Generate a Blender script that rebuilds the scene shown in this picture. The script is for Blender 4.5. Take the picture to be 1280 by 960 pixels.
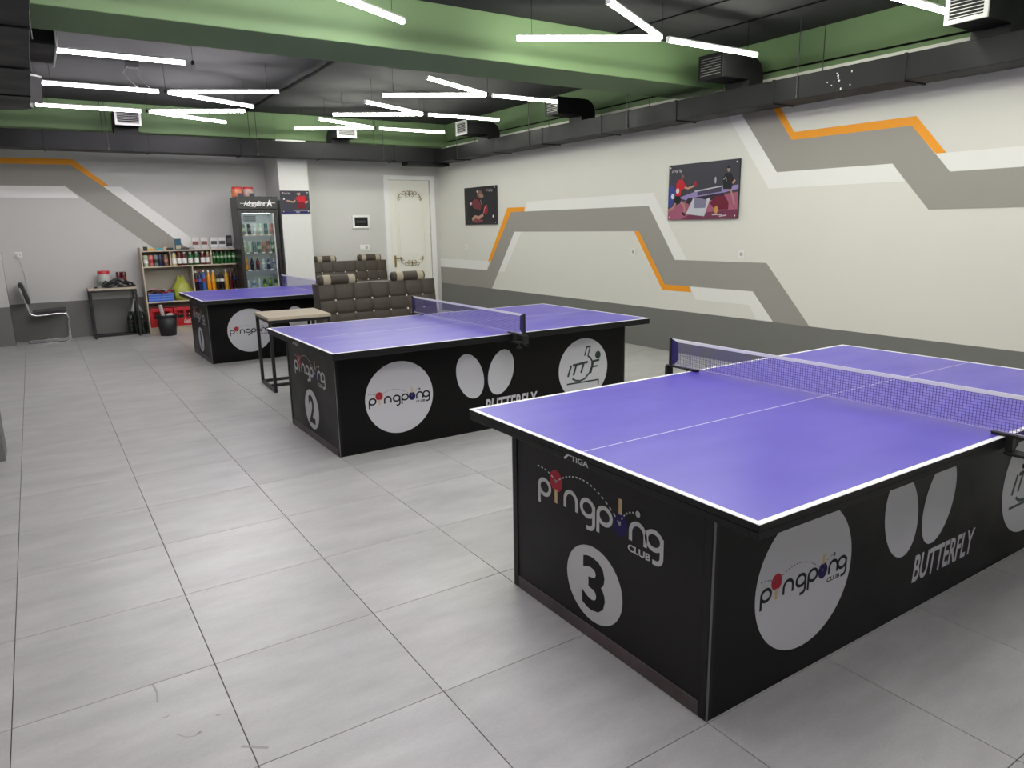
import bpy, bmesh, math, random
from mathutils import Vector, Matrix
random.seed(7)
S = bpy.context.scene
for o in list(bpy.data.objects): bpy.data.objects.remove(o)
COL = S.collection
PI = math.pi

# ---------------------------------------------------------------- camera
F_PX, PITCH, YAW, ROLL, CAM_H = 901.57, .2169, .5755, -.0173, 1.5388
fw = Vector((math.sin(YAW)*math.cos(PITCH), math.cos(YAW)*math.cos(PITCH), -math.sin(PITCH)))
rt = Vector((math.cos(YAW), -math.sin(YAW), 0)); up = rt.cross(fw)
r2 = rt*math.cos(ROLL)+up*math.sin(ROLL); u2 = -rt*math.sin(ROLL)+up*math.cos(ROLL)
cd = bpy.data.cameras.new('camera'); cam = bpy.data.objects.new('camera', cd); COL.objects.link(cam)
cd.sensor_width = 36; cd.lens = 36*F_PX/1280; cd.clip_start = .05; cd.clip_end = 60
M = Matrix((r2, u2, -fw)).transposed().to_4x4(); M.translation = Vector((0, 0, CAM_H))
cam.matrix_world = M; S.camera = cam

# ---------------------------------------------------------------- world, exposure (the light comes from the tubes below)
W = bpy.data.worlds.new('world'); S.world = W; W.use_nodes = True
W.node_tree.nodes['Background'].inputs[0].default_value = (.5, .5, .5, 1)
W.node_tree.nodes['Background'].inputs[1].default_value = .0
TUBE_STRENGTH = 60.0
S.view_settings.view_transform = 'Standard'; S.view_settings.look = 'None'
S.view_settings.exposure = 0.0; S.view_settings.gamma = 1.0; S.view_settings.use_curve_mapping = False

# ---------------------------------------------------------------- helpers
def lin(c): return tuple((x/12.92 if x <= .04045 else ((x+.055)/1.055)**2.4) for x in c)
MATS = {}
def mat(name, rgb, rough=.6, metal=0., var=0., scale=6., rvar=0., bump=0., coat=0., spec=.5, stretch=None, coord='Object', bscale=None, alpha=None):
    if name in MATS: return MATS[name]
    m = bpy.data.materials.new(name); m.use_nodes = True; nt = m.node_tree; N = nt.nodes; L = nt.links
    b = N['Principled BSDF']
    b.inputs['Base Color'].default_value = (*rgb, 1); b.inputs['Roughness'].default_value = rough; b.inputs['Metallic'].default_value = metal
    b.inputs['Coat Weight'].default_value = coat; b.inputs['Specular IOR Level'].default_value = spec
    if var or rvar or bump:
        tc = N.new('ShaderNodeTexCoord'); mp = N.new('ShaderNodeMapping'); L.new(tc.outputs[coord], mp.inputs[0])
        if stretch: mp.inputs['Scale'].default_value = stretch
        nz = N.new('ShaderNodeTexNoise'); nz.inputs['Scale'].default_value = scale; nz.inputs['Detail'].default_value = 5; L.new(mp.outputs[0], nz.inputs[0])
        if var:
            mx = N.new('ShaderNodeMix'); mx.data_type = 'RGBA'
            mx.inputs[6].default_value = (*[max(0, c*(1-var)) for c in rgb], 1); mx.inputs[7].default_value = (*[min(1, c*(1+var)) for c in rgb], 1)
            L.new(nz.outputs[0], mx.inputs[0]); L.new(mx.outputs[2], b.inputs['Base Color'])
        if rvar:
            mr = N.new('ShaderNodeMapRange'); mr.inputs[1].default_value = .3; mr.inputs[2].default_value = .7
            mr.inputs[3].default_value = max(.02, rough-rvar); mr.inputs[4].default_value = min(1, rough+rvar)
            L.new(nz.outputs[0], mr.inputs[0]); L.new(mr.outputs[0], b.inputs['Roughness'])
        if bump:
            n2 = N.new('ShaderNodeTexNoise'); n2.inputs['Scale'].default_value = bscale or scale*4; n2.inputs['Detail'].default_value = 4; L.new(mp.outputs[0], n2.inputs[0])
            bp = N.new('ShaderNodeBump'); bp.inputs['Strength'].default_value = bump; bp.inputs['Distance'].default_value = .01
            L.new(n2.outputs[0], bp.inputs['Height']); L.new(bp.outputs[0], b.inputs['Normal'])
    MATS[name] = m; return m
def emat(name, rgb, strength):
    m = bpy.data.materials.new(name); m.use_nodes = True; nt = m.node_tree; nt.nodes.clear()
    e = nt.nodes.new('ShaderNodeEmission'); e.inputs[0].default_value = (*rgb, 1); e.inputs[1].default_value = strength
    o = nt.nodes.new('ShaderNodeOutputMaterial'); nt.links.new(e.outputs[0], o.inputs[0]); return m
def glassmat(name, tint, gl=.07, opacity=0.):
    m = bpy.data.materials.new(name); m.use_nodes = True; nt = m.node_tree; nt.nodes.clear(); N = nt.nodes
    t = N.new('ShaderNodeBsdfTransparent'); t.inputs[0].default_value = (*tint, 1)
    g = N.new('ShaderNodeBsdfGlossy'); g.inputs['Roughness'].default_value = .06
    x = N.new('ShaderNodeMixShader'); x.inputs[0].default_value = gl
    o = N.new('ShaderNodeOutputMaterial'); nt.links.new(t.outputs[0], x.inputs[1]); nt.links.new(g.outputs[0], x.inputs[2])
    nt.links.new(x.outputs[0], o.inputs[0]); return m

class MB:
    """collects polygons, then links them as one mesh object"""
    def __init__(s): s.v = []; s.f = []; s.sm = []
    def add(s, vs, fs, smooth=False):
        n = len(s.v); s.v += [tuple(v) for v in vs]; s.f += [tuple(i+n for i in f) for f in fs]; s.sm += [smooth]*len(fs); return s
    def box(s, x0, y0, z0, x1, y1, z1, m=None):
        if x0 > x1: x0, x1 = x1, x0
        if y0 > y1: y0, y1 = y1, y0
        if z0 > z1: z0, z1 = z1, z0
        vs = [(x0,y0,z0),(x1,y0,z0),(x1,y1,z0),(x0,y1,z0),(x0,y0,z1),(x1,y0,z1),(x1,y1,z1),(x0,y1,z1)]
        if m is not None: vs = [m @ Vector(v) for v in vs]
        return s.add(vs, [(3,2,1,0),(4,5,6,7),(0,1,5,4),(1,2,6,5),(2,3,7,6),(3,0,4,7)])
    def rbox(s, cx, cy, cz, sx, sy, sz, rot=0, ax='Z'):
        m = Matrix.Translation((cx,cy,cz)) @ Matrix.Rotation(rot, 4, ax)
        return s.box(-sx/2,-sy/2,-sz/2,sx/2,sy/2,sz/2, m)
    def prism(s, poly, f0, f1):
        """poly: 2D points, f0/f1: maps of a 2D point to the back and the front face"""
        n = len(poly); vs = [f0(*p) for p in poly]+[f1(*p) for p in poly]
        a = sum(poly[i][0]*poly[(i+1)%n][1]-poly[(i+1)%n][0]*poly[i][1] for i in range(n))
        fs = [tuple(range(n-1,-1,-1)), tuple(range(n,2*n))]+[(i,(i+1)%n,n+(i+1)%n,n+i) for i in range(n)]
        return s.add(vs, fs)
    def sheet(s, poly, f):
        return s.add([f(*p) for p in poly], [tuple(range(len(poly)))])
    def tube(s, pts, r, n=8, closed=False, caps=True):
        pts = [Vector(p) for p in pts]; k = len(pts); rings = []; prev = None
        for i, p in enumerate(pts):
            a = pts[i-1] if (i > 0 or closed) else p; b = pts[(i+1) % k] if (i < k-1 or closed) else p
            t = (b-a); t = t.normalized() if t.length > 1e-9 else Vector((0,0,1))
            if prev is None:
                q = Vector((0,0,1)) if abs(t.z) < .9 else Vector((1,0,0)); u = t.cross(q).normalized()
            else:
                u = prev-t*prev.dot(t); u = u.normalized() if u.length > 1e-6 else t.orthogonal().normalized()
            prev = u; w = t.cross(u); rr = r[i] if isinstance(r, (list, tuple)) else r
            rings.append([p+u*math.cos(2*PI*j/n)*rr+w*math.sin(2*PI*j/n)*rr for j in range(n)])
        vs = [v for g in rings for v in g]; fs = []
        for i in range(k if closed else k-1):
            a = i*n; b = ((i+1) % k)*n
            for j in range(n): fs.append((a+j, a+(j+1)%n, b+(j+1)%n, b+j))
        s.add(vs, fs, True)
        if caps and not closed:
            s.add(rings[0], [tuple(range(n-1,-1,-1))]); s.add(rings[-1], [tuple(range(n))])
        return s
    def lathe(s, prof, c=(0,0,0), n=16, cap=True, fn=None, smooth=True):
        vs = []
        for i, (r, z) in enumerate(prof):
            for j in range(n):
                a = 2*PI*j/n; q = r*(fn(a, z) if fn else 1)
                vs.append((c[0]+q*math.cos(a), c[1]+q*math.sin(a), c[2]+z))
        fs = [(i*n+j, i*n+(j+1)%n, (i+1)*n+(j+1)%n, (i+1)*n+j) for i in range(len(prof)-1) for j in range(n)]
        s.add(vs, fs, smooth)
        if cap:
            s.add(vs[:n], [tuple(range(n-1,-1,-1))]); s.add(vs[-n:], [tuple(range(n))])
        return s
    def ribbon(s, pts, w, f, closed=False, round_ends=False):
        """a flat stroke of width w along 2D points, mapped to 3D by f"""
        P = [Vector(p) for p in pts]; k = len(P); L = []; R = []
        for i, p in enumerate(P):
            a = P[i-1] if (i > 0 or closed) else p; b = P[(i+1)%k] if (i < k-1 or closed) else p
            d1 = (p-a); d2 = (b-p)
            if d1.length < 1e-9: d1 = d2
            if d2.length < 1e-9: d2 = d1
            d1 = d1.normalized(); d2 = d2.normalized(); t = (d1+d2)
            t = t.normalized() if t.length > 1e-6 else d1
            nrm = Vector((-t.y, t.x)); c = max(.4, nrm.dot(Vector((-d1.y, d1.x))))
            L.append(p+nrm*w/2/c); R.append(p-nrm*w/2/c)
        vs = [f(*q) for q in L]+[f(*q) for q in R]
        fs = [(i, k+i, k+(i+1)%k, (i+1)%k) for i in range(k if closed else k-1)]
        s.add(vs, fs); return s
    def disc(s, cx, cz, rx, rz, f, n=40, rot=0):
        c, q = math.cos(rot), math.sin(rot)
        return s.sheet([(cx+rx*math.cos(2*PI*i/n)*c-rz*math.sin(2*PI*i/n)*q, cz+rx*math.cos(2*PI*i/n)*q+rz*math.sin(2*PI*i/n)*c) for i in range(n)], f)
    def build(s, name, m, parent=None, bevel=0, seg=2, fix=True, sub=0):
        me = bpy.data.meshes.new(name); me.from_pydata(s.v, [], s.f)
        me.polygons.foreach_set('use_smooth', s.sm); me.materials.append(m)
        if fix:
            bm = bmesh.new(); bm.from_mesh(me); bmesh.ops.recalc_face_normals(bm, faces=bm.faces); bm.to_mesh(me); bm.free()
        me.update()
        o = bpy.data.objects.new(name, me); COL.objects.link(o)
        if parent: o.parent = parent
        if bevel:
            b = o.modifiers.new('bevel', 'BEVEL'); b.width = bevel; b.segments = seg; b.limit_method = 'ANGLE'; b.angle_limit = .6
        return o
def tag(o, label=None, cat=None, group=None, kind=None):
    if label: o['label'] = label
    if cat: o['category'] = cat
    if group: o['group'] = group
    if kind: o['kind'] = kind
    return o
def thing(name, label, cat, loc=(0,0,0), rz=0, group=None):
    o = bpy.data.objects.new(name, None); COL.objects.link(o); o.empty_display_size = .1
    o.location = loc; o.rotation_euler = (0, 0, rz); return tag(o, label, cat, group)
def dup(root, loc, label, group=None, rz=None):
    r = root.copy(); COL.objects.link(r); r.location = loc; r['label'] = label
    if rz is not None: r.rotation_euler = (0, 0, rz)
    if group: r['group'] = group
    for ch in list(root.children):
        c = ch.copy(); COL.objects.link(c); c.parent = r
        for g in list(ch.children):
            d = g.copy(); COL.objects.link(d); d.parent = c
    return r
def text2d(txt, height, width=None, shear=0, bold=0., font=None):
    """letters of the built-in font as flat polygons; the box is scaled to height (capital) and, if given, width"""
    cu = bpy.data.curves.new('lettering', 'FONT'); cu.body = txt; cu.size = 1; cu.shear = shear; cu.offset = bold; cu.resolution_u = 3
    o = bpy.data.objects.new('lettering', cu); COL.objects.link(o)
    bpy.context.view_layer.update()
    me = bpy.data.meshes.new_from_object(o.evaluated_get(bpy.context.evaluated_depsgraph_get()))
    vs = [(v.co.x, v.co.y) for v in me.vertices]; fs = [tuple(p.vertices) for p in me.polygons]
    bpy.data.objects.remove(o); bpy.data.curves.remove(cu); bpy.data.meshes.remove(me)
    x0 = min(v[0] for v in vs); x1 = max(v[0] for v in vs); y0 = min(v[1] for v in vs); y1 = max(v[1] for v in vs)
    k = height/(y1-y0); kx = (width/(x1-x0)) if width else k
    return [((x-x0)*kx, (y-y0)*k) for x, y in vs], fs
def put_text(mb, txt, x, z, height, f, width=None, **kw):
    vs, fs = text2d(txt, height, width, **kw); mb.add([f(x+a, z+b) for a, b in vs], fs)
ORD = ['first','second','third','fourth','fifth','sixth','seventh','eighth','ninth','tenth','eleventh','twelfth']

# ---------------------------------------------------------------- materials
m_wallr = mat('lit_wall_paint', (.70,.695,.645), .75, var=.02, scale=2, bump=.05, bscale=160)  # wall paint made paler: stronger light on the right wall put into colour
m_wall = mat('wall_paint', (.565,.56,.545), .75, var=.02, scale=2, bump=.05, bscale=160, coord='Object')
m_white = mat('white_paint', (.80,.80,.78), .7)
m_stripe = mat('taupe_paint', (.315,.30,.275), .7)
m_orange = mat('orange_paint', (.85,.33,.010), .6)
m_dark = mat('dark_grey_paint', (.168,.168,.160), .7)
m_green = mat('green_paint', (.132,.212,.096), .7)
m_ceil = mat('black_painted_concrete', (.025,.025,.026), .85, var=.35, scale=1.3, bump=.10, bscale=9, stretch=(1,6,1))
m_duct = mat('graphite_duct_paint', (.0085,.0085,.0095), .55, var=.3, scale=3, rvar=.08, bump=.05, bscale=9, spec=.22)
m_duct_in = mat('duct_shadow', (.006,.006,.007), .9)
m_alu = mat('aluminium', (.75,.75,.74), .35, 1)
m_alu_matt = mat('white_metal', (.78,.78,.77), .45)
m_black = mat('black_metal', (.012,.012,.013), .4)
m_led = emat('cool_white_led', (1., .955, .99), TUBE_STRENGTH)
m_led_w = emat('neutral_white_led', (.985, 1., .86), TUBE_STRENGTH*1.02)
m_led_far = emat('cool_white_led_dim', (1., .955, .99), TUBE_STRENGTH*.88)
m_led_wfar = emat('neutral_white_led_dim', (.985, 1., .88), TUBE_STRENGTH*.80)
m_cable = mat('black_cable', (.004,.004,.004), .8, spec=.1)
m_wire = mat('grey_wire', (.3,.3,.3), .5)
m_wirew = mat('white_wire', (.7,.7,.7), .5)

def tile_mat():
    m = bpy.data.materials.new('grey_porcelain_tile'); m.use_nodes = True; nt = m.node_tree; N = nt.nodes; L = nt.links; b = N['Principled BSDF']
    g = N.new('ShaderNodeNewGeometry'); oi = N.new('ShaderNodeObjectInfo')
    sc = N.new('ShaderNodeVectorMath'); sc.operation = 'SCALE'; sc.inputs[3].default_value = 60
    cx = N.new('ShaderNodeCombineXYZ'); L.new(oi.outputs['Random'], cx.inputs[0]); L.new(oi.outputs['Random'], cx.inputs[1]); L.new(cx.outputs[0], sc.inputs[0])
    ad = N.new('ShaderNodeVectorMath'); L.new(g.outputs['Position'], ad.inputs[0]); L.new(sc.outputs[0], ad.inputs[1])
    mp = N.new('ShaderNodeMapping'); mp.inputs['Scale'].default_value = (.8,2.4,1); L.new(ad.outputs[0], mp.inputs[0])
    n1 = N.new('ShaderNodeTexNoise'); n1.inputs['Scale'].default_value = 2.6; n1.inputs['Detail'].default_value = 7; n1.inputs['Roughness'].default_value = .65; L.new(mp.outputs[0], n1.inputs[0])
    n2 = N.new('ShaderNodeTexNoise'); n2.inputs['Scale'].default_value = 90; n2.inputs['Detail'].default_value = 3; L.new(mp.outputs[0], n2.inputs[0])
    cr = N.new('ShaderNodeValToRGB'); cr.color_ramp.elements[0].position = .32; cr.color_ramp.elements[1].position = .68
    cr.color_ramp.elements[0].color = (.43,.43,.43,1); cr.color_ramp.elements[1].color = (.56,.56,.555,1); L.new(n1.outputs[0], cr.inputs[0])
    mx = N.new('ShaderNodeMix'); mx.data_type = 'RGBA'; mx.blend_type = 'MULTIPLY'; mx.inputs[0].default_value = .22
    c2 = N.new('ShaderNodeValToRGB'); c2.color_ramp.elements[0].position = .3; c2.color_ramp.elements[1].position = .62; c2.color_ramp.elements[0].color = (.6,.6,.6,1); L.new(n2.outputs[0], c2.inputs[0])
    L.new(cr.outputs[0], mx.inputs[6]); L.new(c2.outputs[0], mx.inputs[7])
    hs = N.new('ShaderNodeMix'); hs.data_type = 'RGBA'; hs.blend_type = 'MULTIPLY'; hs.inputs[0].default_value = 1
    mr = N.new('ShaderNodeMapRange'); mr.inputs[3].default_value = .97; mr.inputs[4].default_value = 1.03; L.new(oi.outputs['Random'], mr.inputs[0])
    L.new(mx.outputs[2], hs.inputs[6]); L.new(mr.outputs[0], hs.inputs[7]); L.new(hs.outputs[2], b.inputs['Base Color'])
    r = N.new('ShaderNodeMapRange'); r.inputs[3].default_value = .285; r.inputs[4].default_value = .38; L.new(n1.outputs[0], r.inputs[0]); L.new(r.outputs[0], b.inputs['Roughness'])
    return m
m_tile = tile_mat()
m_grout = mat('dark_grout', (.06,.06,.06), .9)

# ---------------------------------------------------------------- room shell
XL, XR, YF, ZC = -.75, 6.36, -2.6, 3.28
YB, YD, YP = 12.6, 12.18, 11.8          # back wall on the left, door wall on the right, pillar and beam face
ZW = .505                              # top of the dark dado
fl = MB().box(XL-.15, YF-.15, -.15, XR+.15, 13.0, -.004).build('floor', m_grout); tag(fl, kind='structure')
TX, TY, TS, G = -.257, 4.401, .6126, .0028
tile_mesh = MB().box(G/2, G/2, -.012, TS-G/2, TS-G/2, 0).build('tile', m_tile, fl, bevel=.0008, seg=1)
proto_used = False
for i in range(-1, 11):
    for j in range(-14, 7):
        x0 = TX+i*TS; y0 = TY-(j+1)*TS; x1, y1 = x0+TS, y0+TS
        if y1 <= .7: continue
        if x1 <= XL or x0 >= XR or y0 >= YB: continue
        if x0 >= XL-.001 and x1 <= XR+.001 and y1 <= YB:
            o = tile_mesh if not proto_used else tile_mesh.copy()
            if proto_used: COL.objects.link(o)
            proto_used = True; o.location = (x0, y0, 0)
        else:
            a, b, c, d = max(x0, XL), min(x1, XR), y0, min(y1, YB)
            if b-a < .02 or d-c < .02: continue
            MB().box(a+G/2, c+G/2, -.012, b-G/2, d-G/2, 0).build('tile', m_tile, fl)
m_scuff = mat('floor_scuff', (.33,.325,.32), .5)
for p, wd in (([(.150,2.56),(.156,2.50),(.150,2.44)], .012), ([(.150,2.35),(.160,2.343),(.172,2.350)], .008), ([(.175,2.24),(.20,2.205),(.225,2.195),(.243,2.21)], .006), ([(.232,2.20),(.246,2.205)], .016), ([(.298,2.262),(.312,2.256)], .012), ([(.333,2.065),(.40,2.012)], .018)):
    MB().ribbon(p, wd*.6, lambda u, v: (u, v, .0003)).build('scuff_mark', m_scuff, fl, fix=False)
b = MB()
for i in range(-1, 11):
    for j in range(6, 12):
        x0 = max(TX+i*TS, XL); x1 = min(TX+(i+1)*TS, XR); y1 = TY-j*TS; y0 = y1-TS
        if y1 > .7+.001 or x1-x0 < .02: continue
        b.box(x0+G/2, max(y0, YF)+G/2, -.012, x1-G/2, y1-G/2, 0)
tag(b.build('tile_rows_behind', m_tile, fl), kind='stuff')

ce = MB().box(XL-.15, YF-.15, ZC, XR+.15, 13.0, ZC+.15).build('ceiling', m_ceil); tag(ce, kind='structure')
BY0, BY1, BZ, GZ = 5.57, 6.22, 2.9, 2.918
MB().box(XL, BY0, BZ, XR, BY1, ZC).build('beam', m_green, ce, bevel=.006)
MB().box(XL, YP-.008, BZ, 3.36, YB, ZC).build('beam', m_green, ce, bevel=.006)
MB().box(3.36, YP-.008, BZ, XR, YD, ZC).build('beam', m_green, ce, bevel=.006)

# right wall and its painted bands (paint films 1-2 mm thick)
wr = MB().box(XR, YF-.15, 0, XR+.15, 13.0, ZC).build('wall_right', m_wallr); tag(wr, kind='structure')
def film_right(name, poly, m, t=.0015):
    MB().prism(poly, lambda y, z: (XR+.001, y, z), lambda y, z: (XR-t, y, z)).build(name, m, wr)
film_right('dado_paint', [(YF,0),(YD,0),(YD,ZW),(YF,ZW)], m_dark)
film_right('green_band', [(YF,GZ),(BY0,GZ),(BY0,ZC),(YF,ZC)], m_green)
film_right('green_band', [(BY1,GZ),(YP,GZ),(YP,ZC),(BY1,ZC)], m_green)
Z1, Z2, Z3, Z4, Z5, Z6 = .806, 1.106, 1.437, 1.738, 1.88, .957
film_right('taupe_stripe', [(YD,.80),(10.51,Z1),(10.374,Z6),(9.741,Z4),(6.668,Z4),(6.205,1.103),(4.908,1.11),(4.354,ZW),(4.778,ZW),(5.06,Z1),(6.36,Z1),(6.832,Z3),(9.658,Z3),(10.369,ZW),(YD,ZW)], m_stripe, .0025)
film_right('white_stripe', [(YD,.952),(10.45,.955),(10.51,Z1),(YD,.80)], m_white)
film_right('orange_stripe', [(10.477,Z6-.003),(9.845,1.808),(9.359,1.804),(9.37,Z4),(9.741,Z4),(10.374,Z6)], m_orange)
film_right('white_stripe', [(9.299,Z5),(6.596,1.892),(6.014,1.105),(6.205,1.103),(6.668,Z4),(9.37,Z4)], m_white)
film_right('white_stripe', [(9.658,Z3),(9.458,Z3),(9.97,.80),(10.138,.795)], m_white)
film_right('orange_stripe', [(6.923,1.44),(6.833,1.44),(6.36,Z1),(5.958,.803),(5.93,.738),(6.398,.734)], m_orange)
film_right('white_stripe', [(5.946,.80),(5.06,.808),(4.778,.512),(4.99,.512),(5.098,.657),(5.856,.659)], m_white)
YE = .2
film_right('taupe_stripe', [(5.42,2.75),(5.025,2.75),(4.693,2.305),(3.52,2.303),(3.168,1.905),(YE,1.905),(YE,1.604),(3.309,1.606),(3.658,2.005),(4.844,2.012)], m_stripe, .0025)
film_right('white_stripe', [(5.59,2.75),(5.42,2.75),(4.844,2.012),(3.658,2.005),(3.532,1.85),(4.931,1.857)], m_white)
film_right('orange_stripe', [(4.935,2.75),(4.671,2.377),(3.489,2.376),(3.213,2.056),(3.296,2.057),(3.526,2.303),(4.693,2.305),(5.025,2.75)], m_orange)
film_right('white_stripe', [(3.296,2.057),(YE,2.055),(YE,1.905),(3.168,1.905)], m_white)

# back wall: recess on the left, white pillar, door wall on the right
foot = [(XL-.15,13.0),(XL-.15,YB),(3.37,YB),(3.37,YP),(3.83,YP),(3.83,YD),(5.37,YD),(5.37,YD+.1),(6.19,YD+.1),(6.19,YD),(XR,YD),(XR,13.0)]
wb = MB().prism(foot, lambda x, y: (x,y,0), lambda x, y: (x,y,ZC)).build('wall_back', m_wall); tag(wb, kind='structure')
MB().box(5.37, YD+.0, 2.355, 6.19, YD+.1, ZC).build('lintel', m_wall, wb)
MB().box(3.366, YP-.003, 0, 3.834, YP+.001, BZ).build('pillar_facing', mat('pillar_paint', (.66,.66,.635), .7), wb)
MB().box(3.366, YP+.001, 0, 3.3705, YB, BZ).build('pillar_side', m_wall, wb)
def film_back(name, poly, m, t=.0015):
    MB().prism(poly, lambda x, z: (x, YB+.001, z), lambda x, z: (x, YB-t, z)).build(name, m, wb)
film_back('dado_paint', [(XL,0),(3.37,0),(3.37,.545),(XL,.545)], m_dark)
film_back('orange_stripe', [(XL,2.575),(.658,2.578),(1.083,2.203),(.999,2.202),(.614,2.50),(XL,2.49)], m_orange)
film_back('taupe_stripe', [(XL,2.49),(.614,2.50),(.999,2.202),(2.22,1.13),(1.75,1.13),(.516,2.198),(XL,2.198)], m_stripe, .0025)
film_back('white_stripe', [(XL,2.198),(.516,2.20),(.67,2.037),(XL,2.035)], m_white)
film_back('white_stripe', [(.999,2.20),(1.238,2.20),(2.48,1.13),(2.22,1.13)], m_white)

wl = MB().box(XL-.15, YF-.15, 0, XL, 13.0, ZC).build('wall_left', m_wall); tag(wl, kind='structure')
MB().box(XL, YF, 0, XL+.002, YB, ZW).build('dado_paint', m_dark, wl)
for (x1, y0, y1) in ((-.375, 12.2, YB), (-.35, 5.93, 6.22)):
    MB().box(XL, y0, 0, x1, y1, BZ).build('pillar', m_wall, wl)
    MB().box(XL, y0-.0015, 0, x1+.0015, y1, ZW+.04).build('dado_paint', m_dark, wl)
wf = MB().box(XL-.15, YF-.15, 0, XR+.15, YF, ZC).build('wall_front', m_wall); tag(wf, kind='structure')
MB().box(XL, YF, 0, XR, YF+.002, ZW).build('dado_paint', m_dark, wf)

# door
m_door = mat('ivory_door', (.80,.79,.73), .45)
m_doorw = mat('white_door_frame', (.80,.80,.80), .5)
m_gold = mat('antique_gold', (.30,.22,.10), .4, .7)
m_brass = mat('brass', (.45,.33,.14), .3, 1)
dr = MB().box(5.385, YD+.012, .005, 6.178, YD+.06, 2.348).build('door_1', m_door, bevel=.003); tag(dr, kind='structure')
b = MB()
b.box(5.285, YD-.022, 0, 5.375, YD+.02, 2.43).box(6.185, YD-.022, 0, 6.28, YD+.02, 2.43).box(5.375, YD-.022, 2.352, 6.185, YD+.02, 2.43)
b.build('door_frame', m_doorw, dr, bevel=.008)
def fd(y): return lambda x, z: (x, y, z)
def rail(pts, r=.007): MB().tube([(x, YD+.008, z) for x, z in pts], r, 6, closed=True).build('door_moulding', m_door, dr)
arc = [(5.78+.27*math.cos(a), 2.08+.10*math.sin(a)) for a in [PI*i/12 for i in range(13)]]
rail([(6.05,1.0)]+arc+[(5.51,1.0)]+[(5.78-.27*math.cos(a), .96-.09*math.sin(a)) for a in [PI*i/12 for i in range(13)]])
rail([(6.00,1.05)]+[(5.78+.22*math.cos(a), 2.0+.07*math.sin(a)) for a in [PI*i/12 for i in range(13)]]+[(5.56,1.05)], .004)
rail([(6.10,.12),(6.10,.75),(5.46,.75),(5.46,.12)])
def spiral(cx, cz, r0, r1, a0, a1, n=18):
    return [(cx+(r0+(r1-r0)*i/n)*math.cos(a0+(a1-a0)*i/n), cz+(r0+(r1-r0)*i/n)*math.sin(a0+(a1-a0)*i/n)) for i in range(n+1)]
def ornament(cz, sgn):
    b = MB(); y = YD+.008
    for s in (-1, 1):
        for (cx, dz, r0, r1, a0, a1) in ((.17,-.02,.055,.012,2.6,-2.2),(.10,.035,.045,.010,-.4,4.6),(.045,.045,.035,.008,2.8,-2.0),(.205,-.065,.035,.010,1.6,-3.2),(.06,.0,.03,.006,-2.5,2.6)):
            p = spiral(cx, dz, r0, r1, a0, a1)
            b.tube([(5.78+s*x, y, cz+sgn*z) for x, z in p], .0055, 5)
        b.tube([(5.78+s*x, y, cz+sgn*z) for x, z in ((.0,.0),(.06,.03),(.12,.01),(.17,.03),(.215,-.02),(.225,-.10))], .006, 5)
    b.tube([(5.78, y, cz+sgn*z) for z in (-.03, .03, .085)], [.004, .016, .003], 6)
    return b
ornament(2.09, 1).build('door_ornament', m_gold, dr); ornament(.915, -1).build('door_ornament', m_gold, dr)
b = MB().box(5.43, YD+.0, .83, 5.468, YD+.014, 1.04); hp = b.build('handle_plate', m_brass, dr, bevel=.004)
MB().tube([(5.449,YD+.0,.985),(5.449,YD-.045,.985),(5.475,YD-.05,.985),(5.57,YD-.05,.985)], .009, 8).build('door_lever', m_gold, dr)
for z in (.45, 1.46, 2.07): MB().tube([(6.182,YD+.0,z-.05),(6.182,YD+.0,z+.05)], .009, 8).build('door_hinge', m_alu, dr)

# ---------------------------------------------------------------- air ducts
def run_duct(name, label, secs, fx, flanges, rods, axis):
    return
def duct_box(t, x0, y0, x1, y1, z0, z1, axis, joints):
    """sheet-metal duct: one section per joint interval, raised flanges at the joints"""
    a0, a1 = (x0, x1) if axis == 'x' else (y0, y1)
    js = [a0]+[j for j in joints if a0+.05 < j < a1-.05]+[a1]
    for k in range(len(js)-1):
        p, q = js[k]+.001, js[k+1]-.001; e = .003*(k % 2)
        if axis == 'x': MB().box(p, y0-e, z0-e, q, y1, z1).build('duct_section', m_duct, t, bevel=.003, seg=1)
        else: MB().box(x0-e, p, z0-e, x1, q, z1).build('duct_section', m_duct, t, bevel=.003, seg=1)
    for j in js[1:-1]:
        if axis == 'x': MB().box(j-.012, y0-.008, z0-.012, j+.012, y1+.004, z1+.006).build('flange', m_duct, t, bevel=.002, seg=1)
        else: MB().box(x0-.008, j-.012, z0-.012, x1+.004, j+.012, z1+.006).build('flange', m_duct, t, bevel=.002, seg=1)
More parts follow.
